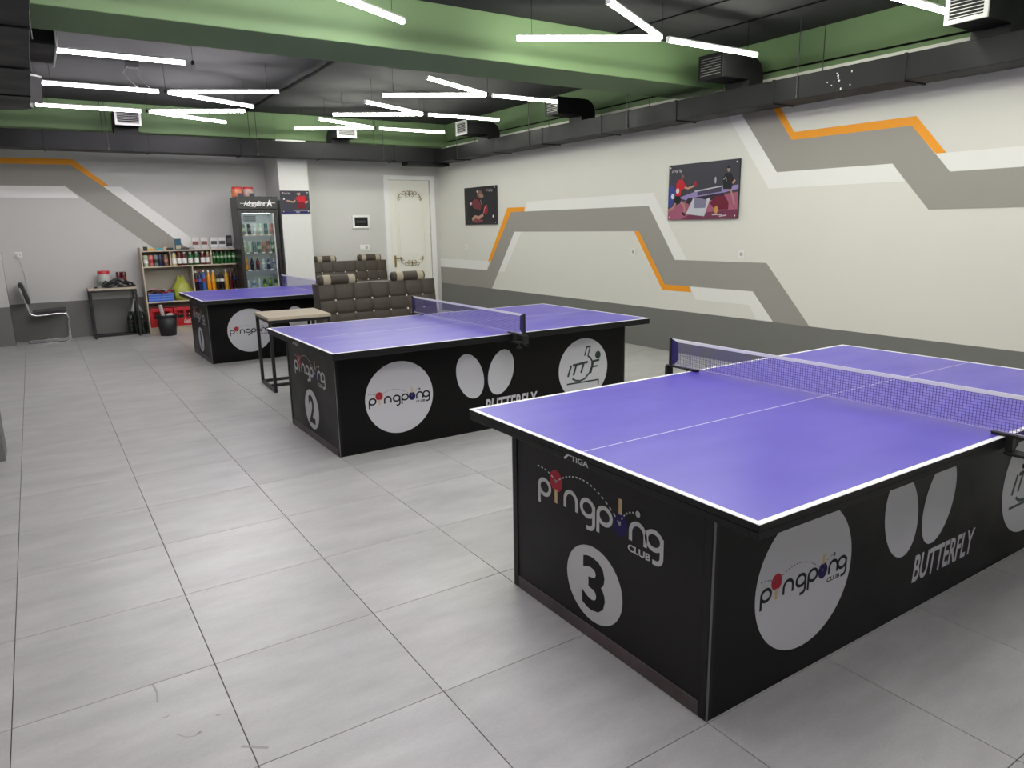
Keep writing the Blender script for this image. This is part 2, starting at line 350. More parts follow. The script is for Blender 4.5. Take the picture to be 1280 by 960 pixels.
def outlet(t, kind, face, c0, c1, z0, z1, back, top, frame_m):
    """side outlet: box with a rounded elbow that drops onto the duct, louvred grille on its face.
    kind 'x': faces -X at x=face, spans y c0..c1, reaches to x=back.  'y': faces -Y.  'X': faces +X"""
    def P(d, s, z):
        if kind == 'x': return (face+d, c0+s, z)
        if kind == 'X': return (face-d, c0+s, z)
        return (c0+s, face+d, z)
    w = c1-c0; L = abs(back-face); prof = [(0,z0),(0,z1),(L-.16,z1)]
    for i in range(1, 7): a = PI/2*i/6; prof.append((L-.16+.16*math.sin(a), z1-.16+.16*math.cos(a)))
    prof += [(L,top),(L-.22,top),(L-.22,z0)]
    bx = MB().prism(prof, lambda d, z: P(d, 0, z), lambda d, z: P(d, w, z)).build('outlet_box', m_duct, t, bevel=.003, seg=1)
    f = .022; g = MB()
    def B(d0, s0, z0_, d1, s1, z1_): 
        a = P(d0, s0, z0_); b_ = P(d1, s1, z1_); g.box(*a, *b_)
    for (s0, s1, za, zb) in ((-.008, f, z0-.008, z1+.008), (w-f, w+.008, z0-.008, z1+.008), (f, w-f, z0-.008, z0+f), (f, w-f, z1-f, z1+.008)): B(-.012, s0, za, .006, s1, zb)
    g.build('grille_frame', frame_m, bx, bevel=.002, seg=1)
    q = MB(); a = P(-.001, f, z0+f); c = P(.003, w-f, z1-f); q.box(*a, *c).build('grille_throat', m_duct_in, bx)
    n = 7
    for i in range(n):
        zc = z0+f+(z1-z0-2*f)*(i+.5)/n; s = MB()
        p = [P(-.010, f, zc-.003), P(-.010, w-f, zc-.003), P(-.002, w-f, zc+.001), P(-.002, f, zc+.001)]
        p2 = [(v[0], v[1], v[2]+.0035) for v in p]
        s.add(p+p2, [(0,1,2,3),(7,6,5,4),(0,4,5,1),(1,5,6,2),(2,6,7,3),(3,7,4,0)])
        s.build('grille_slat', m_slat if frame_m is m_duct else m_slatw, bx)
m_grille = mat('grille_aluminium', (.46,.46,.455), .45)
m_slatw = mat('pale_slat', (.45,.45,.44), .5)
m_slat = mat('grey_slat', (.22,.22,.21), .5)
def rod(t, x, y, z0): 
    MB().tube([(x,y,z0),(x,y,ZC if not (BY0 < y < BY1) else BZ)], .005, 6).build('hanger_rod', m_black, t)
def bracket(t, x, y, z0, axis):
    if axis == 'y': MB().box(x-.012, y-.012, z0, x-.001, y+.012, z0+.03).build('hanger_bracket', m_black, t)
    else: MB().box(x-.012, y-.012, z0, x+.012, y-.001, z0+.03).build('hanger_bracket', m_black, t)

DX0, DX1, DZ0, DZ1 = 5.915, 6.22, 2.60, 2.797
t = thing('air_duct', 'long black rectangular air duct under the ceiling along the striped right wall', 'duct', (6.07, 5, 2.6)); RD = t
def at(t, fn):   # children are written in world coordinates, so move them under the thing's base
    n0 = set(bpy.data.objects); fn()
    for o in set(bpy.data.objects)-n0:
        if o.parent is t: o.matrix_parent_inverse = Matrix.Translation(t.location).inverted()
def _right():
    duct_box(t, DX0, -2.3, DX1, 11.40, DZ0, DZ1, 'y', [2.15+1.225*k for k in range(-3, 8)])
    for y in (.15, 2.25, 4.34, 6.58, 8.57, 10.6):
        rod(t, DX0-.012, y, DZ0+.01); bracket(t, DX0, y, DZ0+.005, 'y'); rod(t, DX1+.012, y-.02, DZ0+.01)
    outlet(t, 'x', 5.6, 2.66, 2.93, 2.865, 3.065, 6.18, DZ1, m_grille)
    outlet(t, 'x', 5.6, 4.93, 5.215, 2.865, 3.075, 6.18, DZ1, m_duct)
    outlet(t, 'x', 5.6, 7.48, 7.745, 2.865, 3.06, 6.18, DZ1, m_duct)
    outlet(t, 'x', 5.6, 9.74, 10.05, 2.875, 3.06, 6.18, DZ1, m_grille)
    b = MB()
    random.seed(3)
    for k in range(11):
        y = 3.95+random.gauss(0, .09); z = 2.70+random.gauss(0, .04)
        r = random.uniform(.002, .008); b.disc(y, min(2.79, max(2.62, z)), r, r*random.uniform(.6, 2), lambda p, q: (DX0-.0035, p, q), 7)
    tag(b.build('paint_chips', m_white, t), kind='stuff')
at(t, _right)
t = thing('air_duct', 'black air duct crossing above the shop shelves and the white door', 'duct', (3, 11.55, 2.6))
def _back():
    duct_box(t, XL+.02, 11.40, 6.22, 11.70, 2.605, 2.832, 'x', [.31+1.22*k for k in range(5)])
    MB().box(5.42, 11.42, 2.545, 6.2, 11.68, 2.60).build('duct_offset', m_duct, t, bevel=.004)
    for x in (-.4, 1.03, 2.98, 4.98):
        rod(t, x, 11.388, 2.62); bracket(t, x, 11.40, 2.61, 'x'); rod(t, x-.02, 11.712, 2.62)
    outlet(t, 'y', 11.15, 1.125, 1.425, 2.915, 3.105, 11.66, 2.832, m_grille)
    outlet(t, 'y', 11.15, 4.13, 4.43, 2.90, 3.06, 11.66, 2.832, m_grille)
at(t, _back)
t = thing('air_duct', 'wide black air duct overhead along the left edge with crosswise seams', 'duct', (-.1, 4, 2.6))
def _left():
    duct_box(t, -.40, -2.3, .142, 7.75, 2.60, 2.86, 'y', [4.83-1.18*k for k in range(0, 6)]+[6.0, 7.15])
    MB().prism([(-.40,7.75),(.142,7.75),(.17,7.84),(.10,7.94),(-.05,8.02),(-.40,8.05)], lambda x, y: (x,y,2.60), lambda x, y: (x,y,2.86)).build('duct_end', m_duct, t, bevel=.004)
    w = MB(); w.add([(.143,6.25,2.60),(.143,7.50,2.60),(.215,6.42,2.62),(.235,7.66,2.615),(.143,6.25,2.615),(.143,7.5,2.615),(.215,6.42,2.632),(.235,7.66,2.628)], [(0,1,3,2),(0,2,6,4),(1,5,7,3),(2,3,7,6),(4,6,7,5),(0,4,5,1)])
    w.build('duct_flare', mat('lit_duct_grey', (.20,.20,.21), .45, .4), t)  # duct metal coloured paler to stand for the light on this face
    MB().box(.10, 6.50, 2.865, .33, 7.20, 3.03).build('outlet_box', m_duct, t, bevel=.004)
    MB().box(.33, 6.44, 2.85, .345, 7.26, 3.05).build('grille_frame', m_alu_matt, t, bevel=.003)
    for y in (6.3, 6.42, 3.2, 5.2): rod(t, .155, y, 2.62)
    for y in (1.2, 3.2, 5.2, 7.4): rod(t, -.415, y, 2.62)
at(t, _left)

# ---------------------------------------------------------------- linear LED lights
LZ = 3.0
def led_tube(t, p, q, m):
    p = Vector(p); q = Vector(q); d = (q-p); L = d.length; a = math.atan2(d.y, d.x)
    Mx = Matrix.Translation(p) @ Matrix.Rotation(a, 4, 'Z')
    w, h = .0145, .024
    # rounded U-shaped diffuser, flat housing strip on top
    prof = [(-w,h*.55)]+[(-w*math.cos(x), -h*.5-w*.35*math.sin(x)) for x in [PI*i/6 for i in range(7)]]+[(w,h*.55)]
    b = MB().prism(prof, lambda y, z: Mx @ Vector((0, y, z)), lambda y, z: Mx @ Vector((L, y, z)))
    df = b.build('diffuser', m, t)
    hb = MB().box(0, -.018, h*.56, L, .018, h*.56+.012, Mx); hb.build('housing', m_alu_matt, df)
    c = MB().box(-.004, -.019, -h*.75, .0, .019, h*.56+.012, Mx).box(L, -.019, -h*.75, L+.004, .019, h*.56+.012, Mx); c.build('end_cap', m_alu_matt, df)
def light_fixture(x, y, out, arms, label, m, cables=True):
    t = thing('linear_ceiling_light', label, 'light', (x, y, LZ), 0, 'slim LED tube lights hung in star shapes from the ceiling')
    ends = []
    a = math.radians(28)
    dirs = {'out': (out, 0, .07, 1.17), 'v1': (-out*math.cos(a), math.sin(a), .02, 1.19), 'v2': (-out*math.cos(a), -math.sin(a), .05, 1.19)}
    for k in arms:
        dx, dy, s0, s1 = dirs[k]
        led_tube(t, (dx*s0, dy*s0, .0015 if k == 'v2' else 0), (dx*s1, dy*s1, .0015 if k == 'v2' else 0), m); ends.append((dx*(s1-.12), dy*(s1-.12)))
    MB().lathe([(.012,-.014),(.016,-.008),(.016,.014),(.008,.024)], (0,0,.0), 10).build('joint', m_black, t)
    top = ZC-LZ
    yy = y
    for (ex, ey) in ends+[(0, 0)]:
        zt = top if not (BY0-.02 < y+ey < BY1+.02) else BZ-LZ
        if zt > .03: MB().tube([(ex, ey, .025), (ex, ey, zt)], .0018, 5).build('suspension_wire', m_cable, t)
    return t
ALL = ('out','v1','v2')
light_fixture(4.52, 4.63, 1, ALL, 'three-armed tube light in front of the green beam, above table 3', m_led_w)
light_fixture(4.60, 7.50, 1, ALL, 'three-armed tube light on the right, first one behind the green beam', m_led_wfar)
light_fixture(4.60, 9.13, 1, ALL, 'three-armed tube light on the right, second one behind the green beam', m_led_wfar)
light_fixture(4.56, 10.70, 1, ALL, 'three-armed tube light on the right, farthest one, near the back duct', m_led_wfar)
light_fixture(4.60, 3.03, 1, ALL, 'tube light touching the nearest bright grille at the top right edge', m_led_w)
light_fixture(1.42, 4.63, -1, ALL, 'tube light cut by the top edge in front of the green beam, on the left', m_led)
light_fixture(1.42, 7.35, -1, ('out',), 'single straight tube light behind the beam, next to the left duct', m_led)
light_fixture(1.42, 8.94, -1, ALL, 'three-armed tube light on the left, the middle one behind the beam', m_led_far)
light_fixture(1.42, 10.45, -1, ALL, 'three-armed tube light on the left, farthest one, in front of the white grille', m_led_far)
light_fixture(1.42, 3.03, -1, ALL, 'tube light out of view overhead, left row, nearest to the camera', m_led)
for k, y in enumerate((1.43, -.17)):  # unseen lamps, added behind the viewer for their light
    light_fixture(1.42, y, -1, ALL, 'unseen tube light added behind the viewer, left row, %s' % ORD[k], m_led)
light_fixture(4.60, 1.43, 1, ALL, 'unseen tube light added to the right row, behind the nearest grille', m_led_w)  # unseen lamp, added to brighten the near right side

# cables on the ceiling and on the green wall
pts = [(2.89,6.4,3.245),(2.894,7.9,3.245),(2.92,8.53,3.25),(2.895,8.78,3.245),(2.905,9.45,3.245),(2.88,9.8,3.25),(2.89,10.8,3.245),(2.88,YP-.03,3.245)]
o = MB().tube(pts, .017, 6).tube([(x+.02*math.sin(i*2.1), y, z-.004) for i, (x, y, z) in enumerate(pts)], .012, 6).build('cable_bundle', m_cable)
tag(o, 'black cable bundle stapled to the dark ceiling behind the beam', 'cable')
for xs, y0, y1, nm in ((4.94, 4.2, 5.55, 'nearer to the tube lights'), (5.66, 3.2, 5.55, 'nearer to the right wall')):
    o = MB().tube([(xs,y0,ZC-.008),(xs-.05,(y0+y1)/2,ZC-.008),(xs-.1,y1,ZC-.008)], .006, 6).build('ceiling_cable', m_cable); tag(o, 'thin black cable on the dark ceiling before the green beam, %s' % nm, 'cable')
t = thing('junction_box', 'small ceiling junction box with white wires drooping to the left tube light', 'junction box', (1.13, 9.02, ZC-.001))
MB().box(-.06,-.06,-.05,.06,.06,0).build('box_body', mat('grey_plastic', (.12,.12,.12), .6), t, bevel=.004)
for s in (-1, 1):
    MB().tube([(s*.04,-.05,-.04),(s*.07-.03,-.07,-.12),(s*.06+.02,-.10,-.2),(.08+s*.06,-.12,-.262)], .004, 5).build('wire', m_wirew, t)
o = MB().tube([(XR-.012,YF+.1,2.962),(XR-.012,3.1,2.957),(XR-.012,4.0,2.966),(XR-.012,5.55,2.985)], .009, 6).build('wall_cable', m_cable)
tag(o, 'black cable along the green wall band above the duct, before the beam', 'cable')
o = MB().tube([(XR-.012,6.24,2.985),(XR-.012,9,2.975),(XR-.012,11.78,2.985)], .009, 6).build('wall_cable', m_cable)
tag(o, 'black cable along the green wall band above the duct, behind the beam', 'cable')

# ---------------------------------------------------------------- logo lettering drawn as strokes
def arcp(cx, cz, r, a0, a1, n=14, rx=None):
    rx = rx or r
    return [(cx+rx*math.cos(math.radians(a0+(a1-a0)*i/n)), cz+r*math.sin(math.radians(a0+(a1-a0)*i/n))) for i in range(n+1)]
def pingpong(parent, x, z, w, fmap, m_letter, m_dots, dots_on_red, sub=True):
    """x, z: left end and baseline of the word; w: its width.  fmap(u, v, layer) -> 3D"""
    k = w/.705; xh = .078*k; lw = .0165*k; r = xh/2-lw/2; rx = .036*k
    f0 = lambda u, v: fmap(u, v, 1); f1 = lambda u, v: fmap(u, v, 2); f2 = lambda u, v: fmap(u, v, 3); fb = lambda u, v: fmap(u, v, 1.3); fz = lambda u, v: fmap(u, v, .6)
    def done(L): L.build('logo_letter', m_letter, parent, fix=False)
    def let_p(cx):
        L = MB(); cz = z+xh/2; L.ribbon(arcp(cx, cz, r, 0, 360, 24, rx)[:-1], lw, f0, True)
        L.ribbon([(cx-rx, cz), (cx-rx, z-.033*k)], lw, fb); done(L)
    def let_n(cx):
        L = MB(); L.ribbon([(cx-rx, z)]+arcp(cx, z+xh-lw/2-rx, rx, 180, 0, 14)+[(cx+rx, z)], lw, f0); done(L)
    def let_g(cx):
        L = MB(); cz = z+xh/2; L.ribbon(arcp(cx, cz, r, 0, 360, 24, rx)[:-1], lw, f0, True); q = .024*k
        L.ribbon([(cx+rx, cz+r*.6), (cx+rx, z-.010*k)]+arcp(cx+rx-q, z-.012*k, q, 0, -90, 8)+[(cx-rx*.15, z-.036*k)], lw, fb); done(L)
    X = lambda s: x+s*k
    let_p(X(.046)); let_n(X(.215)); let_g(X(.315)); let_p(X(.411)); let_n(X(.583)); let_g(X(.660))
    L = MB(); put_text(L, 'CLUB', X(.535), z-.042*k, .026*k, f0, width=.11*k, bold=.03)
    L.build('club_lettering', m_letter, parent, fix=False)
    R = MB(); R.disc(X(.122), z+.087*k, .041*k, .044*k, fz, 28).build('red_paddle_blade', MATS['print_red'], parent, fix=False)
    MB().sheet([(X(.113),z-.004*k),(X(.131),z-.004*k),(X(.131),z+.052*k),(X(.113),z+.052*k)], f1).build('paddle_handle_print', MATS['print_tan'], parent, fix=False)
    MB().disc(X(.494), z+.038*k, .039*k, .044*k, fz, 28).build('blue_paddle_blade', MATS['print_navy'], parent, fix=False)
    MB().sheet([(X(.485),z+.075*k),(X(.503),z+.075*k),(X(.503),z+.132*k),(X(.485),z+.132*k)], f1).build('paddle_handle_print', MATS['print_tan'], parent, fix=False)
    D = MB()
    def dashes(p):
        acc = 0
        for i in range(len(p)-1):
            if i % 2 == 0: D.ribbon([p[i], p[i+1]], .0055*k, f2)
    def bez(a, c, e, n): return [((1-t)**2*a[0]+2*t*(1-t)*c[0]+t*t*e[0], (1-t)**2*a[1]+2*t*(1-t)*c[1]+t*t*e[1]) for t in [i/n for i in range(n+1)]]
    P0, P1, P2, P3 = (X(.0), z+.118*k), (X(.122), z+.085*k), (X(.492), z+.040*k), (X(.582), z+.106*k)
    dashes(bez(P0, (X(.07), z+.122*k), P1, 11)); dashes(bez(P1, (X(.30), z+.215*k), P2, 35)); dashes(bez(P2, (X(.52), z+.108*k), P3, 13))
    D.disc(P1[0], P1[1], .006*k, .006*k, f2, 10); D.disc(P2[0], P2[1], .006*k, .006*k, f2, 10)
    D.disc(P3[0], P3[1], .0115*k, .0115*k, f2, 14)
    D.build('ball_path_print', m_dots, parent, fix=False)

# ---------------------------------------------------------------- table tennis tables
def table_top_mat():
    m = bpy.data.materials.new('violet_table_top'); m.use_nodes = True; nt = m.node_tree; N = nt.nodes; L = nt.links; b = N['Principled BSDF']
    tc = N.new('ShaderNodeTexCoord'); mp = N.new('ShaderNodeMapping'); mp.inputs['Scale'].default_value = (1,2.6,1); mp.inputs['Rotation'].default_value = (0,0,.5); L.new(tc.outputs['Object'], mp.inputs[0])
    n1 = N.new('ShaderNodeTexNoise'); n1.inputs['Scale'].default_value = 2.2; n1.inputs['Detail'].default_value = 6; L.new(mp.outputs[0], n1.inputs[0])
    n2 = N.new('ShaderNodeTexNoise'); n2.inputs['Scale'].default_value = 40; n2.inputs['Detail'].default_value = 4; L.new(mp.outputs[0], n2.inputs[0])
    cr = N.new('ShaderNodeValToRGB'); cr.color_ramp.elements[0].position = .3; cr.color_ramp.elements[1].position = .75
    cr.color_ramp.elements[0].color = (.080,.055,.465,1); cr.color_ramp.elements[1].color = (.108,.078,.525,1); L.new(n1.outputs[0], cr.inputs[0]); L.new(cr.outputs[0], b.inputs['Base Color'])
    n3 = N.new('ShaderNodeTexNoise'); n3.inputs['Scale'].default_value = 1.6; n3.inputs['Detail'].default_value = 2; L.new(mp.outputs[0], n3.inputs[0])
    mr = N.new('ShaderNodeMapRange'); mr.inputs[1].default_value = .25; mr.inputs[2].default_value = .75; mr.inputs[3].default_value = .285; mr.inputs[4].default_value = .37; b.inputs['Specular IOR Level'].default_value = .6; L.new(n3.outputs[0], mr.inputs[0]); L.new(mr.outputs[0], b.inputs['Roughness'])
    return m
m_top = table_top_mat()
m_line = mat('white_line_paint', (.85,.85,.86), .5)
m_rim = mat('black_rim', (.006,.006,.0065), .5, spec=.3)
m_skirt = mat('black_printed_panel', (.0045,.004,.0042), .38, rvar=.1, scale=2, spec=.2)
m_skirt_end = mat('black_end_panel', (.010,.0085,.009), .45, rvar=.1, scale=2, spec=.25)
m_strip = mat('corner_strip', (.16,.16,.16), .4, .4)
m_kick = mat('worn_bottom_rail', (.085,.062,.068), .5, var=.75, scale=7)
m_disc = mat('white_vinyl', (.56,.56,.60), .45)
m_grey = mat('grey_print', (.56,.56,.57), .5)
mat('print_red', (.42,.012,.03), .5, spec=.3); mat('print_tan', (.60,.42,.22), .5); mat('print_navy', (.014,.008,.09), .5, spec=.2)
m_ink = mat('black_ink', (.006,.006,.009), .5, spec=.2); m_green_ink = mat('dark_green_ink', (.012,.035,.032), .5)
m_bluish = mat('net_navy', (.018,.013,.12), .6)
m_net = mat('net_thread', (.10,.085,.30), .7)
HL, HW, TZ = 1.37, .7625, .76
EX, EY = HL-.083, HW-.2144              # half sizes of the box under the top
def make_table(num, x, y, label):
    t = thing('table_tennis_table', label, 'table', (x, y, 0), 0, 'violet table tennis tables on black box bases')
    MB().box(-HL,-HW,TZ-.022,HL,HW,TZ-.0004).build('tabletop', m_rim, t, bevel=.0015, seg=1)
    ap = MB()
    ap.box(-HL+.002,-HW+.002,.714,HL-.002,-HW+.03,TZ-.022).box(-HL+.002,HW-.03,.714,HL-.002,HW-.002,TZ-.022)
    ap.box(-HL+.002,-HW+.03,.714,-HL+.03,HW-.03,TZ-.022).box(HL-.03,-HW+.03,.714,HL-.002,HW-.03,TZ-.022)
    apo = ap.build('rim_apron', m_rim, t, bevel=.002, seg=1)
    MB().box(-HL+.019,-HW+.019,TZ-.002,HL-.019,HW-.019,TZ).build('playing_surface', m_top, t)
    for (a, b_, c, d) in ((-HL,-HW,-HL+.02,HW),(HL-.02,-HW,HL,HW),(-HL+.02,-HW,HL-.02,-HW+.02),(-HL+.02,HW-.02,HL-.02,HW)):
        MB().box(a, b_, TZ-.0012, c, d, TZ+.0005).build('edge_line', m_line, t)
    MB().box(-HL+.02,-.0017,TZ-.001,HL-.02,.0017,TZ+.0004).build('centre_line', m_line, t)
    # base: four printed panels with corner strips
    th = .018
    for s in (-1, 1):
        MB().box(-EX+th, s*EY, .006, EX-th, s*(EY-th), .714).build('base_panel', m_skirt, t)
        MB().box(s*EX, -EY, .006, s*(EX-th), EY, .714).build('base_panel', m_skirt_end, t)
        for q in (-1, 1):
            c = MB().box(s*(EX+.002), q*(EY+.002), 0, s*(EX-.003), q*(EY-.0035), .70); c.build('corner_strip', m_strip, t)
        MB().box(s*(EX+.004), -EY+.035, .0, s*EX, EY-.035, .055).build('bottom_rail', m_kick, t, bevel=.002, seg=1)
        for q in (-1, 1): MB().box(s*(EX+.004), q*(EY-.004), .0, s*EX, q*(EY-.035), .70).build('end_stile', m_skirt_end, t, bevel=.002, seg=1)
    MB().box(-EX, -EY, 0, EX, EY, .006).build('base_plate', m_rim, t)
    # end panel prints (faces -X)
    fe = lambda u, v, l: (-EX-.0008-.0004*l, -u, v)       # u runs to the viewer's right
    yl = lambda wy: -(wy-(2.6547-HW))                      # measured world y on table 3 -> u
    pingpong(t, yl(2.255), .480, .705, fe, m_grey, m_grey, True)
    cx, cz = yl(1.902), .228
    MB().disc(cx, cz, .160, .150, lambda u, v: fe(u, v, 1), 48).build('number_disc', m_disc if num == 1 else m_grey, t, fix=False)
    nb = MB(); put_text(nb, str(num), cx-.066 if num != 1 else cx-.04, cz-.108, .216, lambda u, v: fe(u, v, 2), width=.132 if num != 1 else .075, bold=.03); nb.build('number', m_ink, t, fix=False)
    st = MB(); fa = lambda u, v: (-HL-.0008+.002, -u, v)
    u0 = yl(1.962)
    put_text(st, 'TIGA', u0+.028, .7185, .022, fa, width=.096, bold=.02)
    st.ribbon([(u0-.012,.7185),(u0+.012,.738),(u0+.032,.738)], .008, fa); st.build('rim_lettering', m_grey, t, fix=False)
    # side panel prints (both long sides)
    for side in (-1, 1):
        if side < 0: fs = lambda u, v, l: (u, -EY-.0008-.0004*l, v)
        else: fs = lambda u, v, l: (-u, EY+.0008+.0004*l, v)
        xl = lambda wx: wx-(1.4975+HL)
        f1 = lambda u, v: fs(u, v, 1); f2 = lambda u, v: fs(u, v, 2)
        MB().disc(xl(2.042), .360, .261, .259, f1, 64).build('logo_disc', m_disc, t, fix=False)
        pingpong(t, xl(1.804), .330, .475, lambda u, v, l: fs(u, v, l+1), m_ink, MATS.get('dash_grey') or mat('dash_grey', (.10,.10,.10), .5), False)
        # winged emblem: two leaning ovals
        for (cx_, sx, rot) in ((2.620, .112, .30), (2.893, .112, -.30)):
            MB().disc(xl(cx_), .436, sx, .178, f1, 48, rot).build('wing_print', m_disc, t, fix=False)
        bt = MB(); put_text(bt, 'BUTTERFLY', xl(2.745), .122, .116, f1, width=.487, shear=.16, bold=.022); bt.build('side_lettering', m_disc, t, fix=False)
        MB().disc(xl(3.703), .360, .257, .257, f1, 64).build('federation_disc', m_disc, t, fix=False)
        g = MB(); X = xl
        g.ribbon([(X(3.575),.405),(X(3.540),.312)], .019, f2)
        g.ribbon([(X(3.590),.402),(X(3.748),.415)], .019, f2)
        g.ribbon([(X(3.627),.402),(X(3.597),.318)], .019, f2); g.ribbon([(X(3.706),.408),(X(3.676),.330)], .019, f2)
        g.ribbon([(X(3.872),.419),(X(3.808),.414),(X(3.778),.316)], .018, f2); g.ribbon([(X(3.797),.367),(X(3.852),.370)], .015, f2)
        pad = [(X(3.714),.470),(X(3.735),.540),(X(3.773),.543),(X(3.749),.466),(X(3.758),.455)]
        bow = [(X(3.585),.292),(X(3.62),.272),(X(3.665),.264),(X(3.715),.275),(X(3.765),.320),(X(3.792),.375),(X(3.792),.420),(X(3.775),.447),(X(3.752),.462)]
        g.ribbon(pad[:4]+[(X(3.752),.462)], .013, f2); g.ribbon(bow, .015, f2)
        g.disc(X(3.856), .463, .030, .033, f2, 20)
        g.ribbon([(X(3.528),.250),(X(3.862),.250),(X(3.862),.205)], .013, f2)
        g.build('federation_emblem', m_green_ink, t, fix=False)
    return t
T3 = (1.4975+HL, 2.6547-HW); T2 = (1.497+HL, 5.922-HW); T1 = (1.511+HL, 10.224-HW)
make_table(3, *T3, 'violet table tennis table with a 3 on its black end panel, nearest to the camera')
make_table(2, *T2, 'violet table tennis table with a 2 on its black end panel, between the other two')
make_table(1, *T1, 'violet table tennis table with number 1 disc, in front of the shop shelves')

def make_net(x, y, label):
    t = thing('table_net', label, 'net', (x, y, TZ+.0006), 0, 'nets clamped to the table tennis tables')
    W2 = .905; zb, zt = .014, .145
    b = MB(); n = 144
    for i in range(n+1):
        yy = -W2+2*W2*i/n; b.box(-.0006, yy-.0007, zb, .0006, yy+.0007, zt)
    for k in range(12):
        z = zb+(zt-zb)*k/11.5; b.box(-.0006, -W2, z-.0007, .0006, W2, z+.0007)
    b.build('net_mesh', m_net, t, fix=False)
    MB().box(-.0025, -W2, zt-.004, .0025, W2, zt+.0115).build('top_band', m_line, t)
    MB().tube([(0,-W2,zb),(0,W2,zb)], .002, 5).build('bottom_cord', mat('cord_violet', (.42,.37,.68), .6), t)
    for s in (-1, 1):
        p = MB().box(-.008, s*.905, -.008, .008, s*.921, zt+.0145); po = p.build('post', m_black, t, bevel=.002)
        MB().prism([(.905,zt+.01),(.868,zt-.002),(.862,.045),(.885,.018),(.905,.012)], lambda u, v: (-.004, s*u, v), lambda u, v: (.004, s*u, v)).build('net_sleeve', m_bluish, po)
        cl = MB().box(-.013, s*.715, .0002, .013, s*.94, .009).box(-.02, s*.715, .009, .006, s*.80, .013)
        cl.box(-.013, s*.766, -.050, .013, s*.79, .002).box(-.03, s*.770, -.062, .03, s*.86, -.052).box(-.022, s*.915, -.055, .022, s*.935, .004)
        co = cl.build('clamp', m_black, t, bevel=.002)
        k = MB().tube([(0,s*.845,-.050),(0,s*.845,-.092)], .005, 8).tube([(0,s*.845,-.088),(0,s*.845,-.100)], .019, 10)
        k.tube([(0,s*.905,-.062),(.025,s*.93,-.075)], .004, 6); k.build('clamp_screw', m_black, co)
    return t
make_net(*T3, 'nearest table net, whose single threads can be made out, across table 3')
make_net(*T2, 'table net with a bluish mesh and white top band across table 2, before the sofa')
make_net(*T1, 'net across table 1, mostly hidden by the sofa backrest')
# ---------------------------------------------------------------- low tables
m_oak = mat('pale_oak_laminate', (.50,.43,.33), .45, var=.22, scale=4, stretch=(1,9,1))
m_oak_edge = mat('oak_edge', (.36,.31,.24), .5, var=.2, scale=6, stretch=(1,6,1))
def low_table(x, y, rz, sx, sy, h, label):
    t = thing('low_table', label, 'table', (x, y, 0), rz, 'oak topped tables with black steel frames')
    MB().box(-sx/2,-sy/2,h-.028,sx/2,sy/2,h).build('tabletop', m_oak, t, bevel=.002)
    r = .0145; ix, iy = sx/2-.02, sy/2-.02
    for a in (-1, 1):
        for b in (-1, 1): MB().box(a*ix-r, b*iy-r, 0, a*ix+r, b*iy+r, h-.028).build('leg', m_black, t, bevel=.002)
        MB().box(a*ix-r, -iy+r, 0, a*ix+r, iy-r, .028).build('foot_rail', m_black, t, bevel=.002)
        MB().box(a*ix-r, -iy+r, h-.057, a*ix+r, iy-r, h-.029).build('top_rail', m_black, t, bevel=.002)
        MB().box(-ix+r, a*iy-r, h-.057, ix-r, a*iy+r, h-.029).build('top_rail', m_black, t, bevel=.002)
    MB().box(-ix+r, -r, 0, ix-r, r, .028).build('foot_rail', m_black, t, bevel=.002)
    MB().box(-ix+r, iy-r, 0, ix-r, iy+r, .028).build('foot_rail', m_black, t, bevel=.002)
    return t
low_table(2.075, 7.20, -.05, .60, .62, .725, 'oak topped table with black steel frame between tables 1 and 2, nothing on it')
low_table(.91, 12.34, 0, .63, .42, .735, 'oak topped table with black steel frame against the back wall, jar and bag on it')

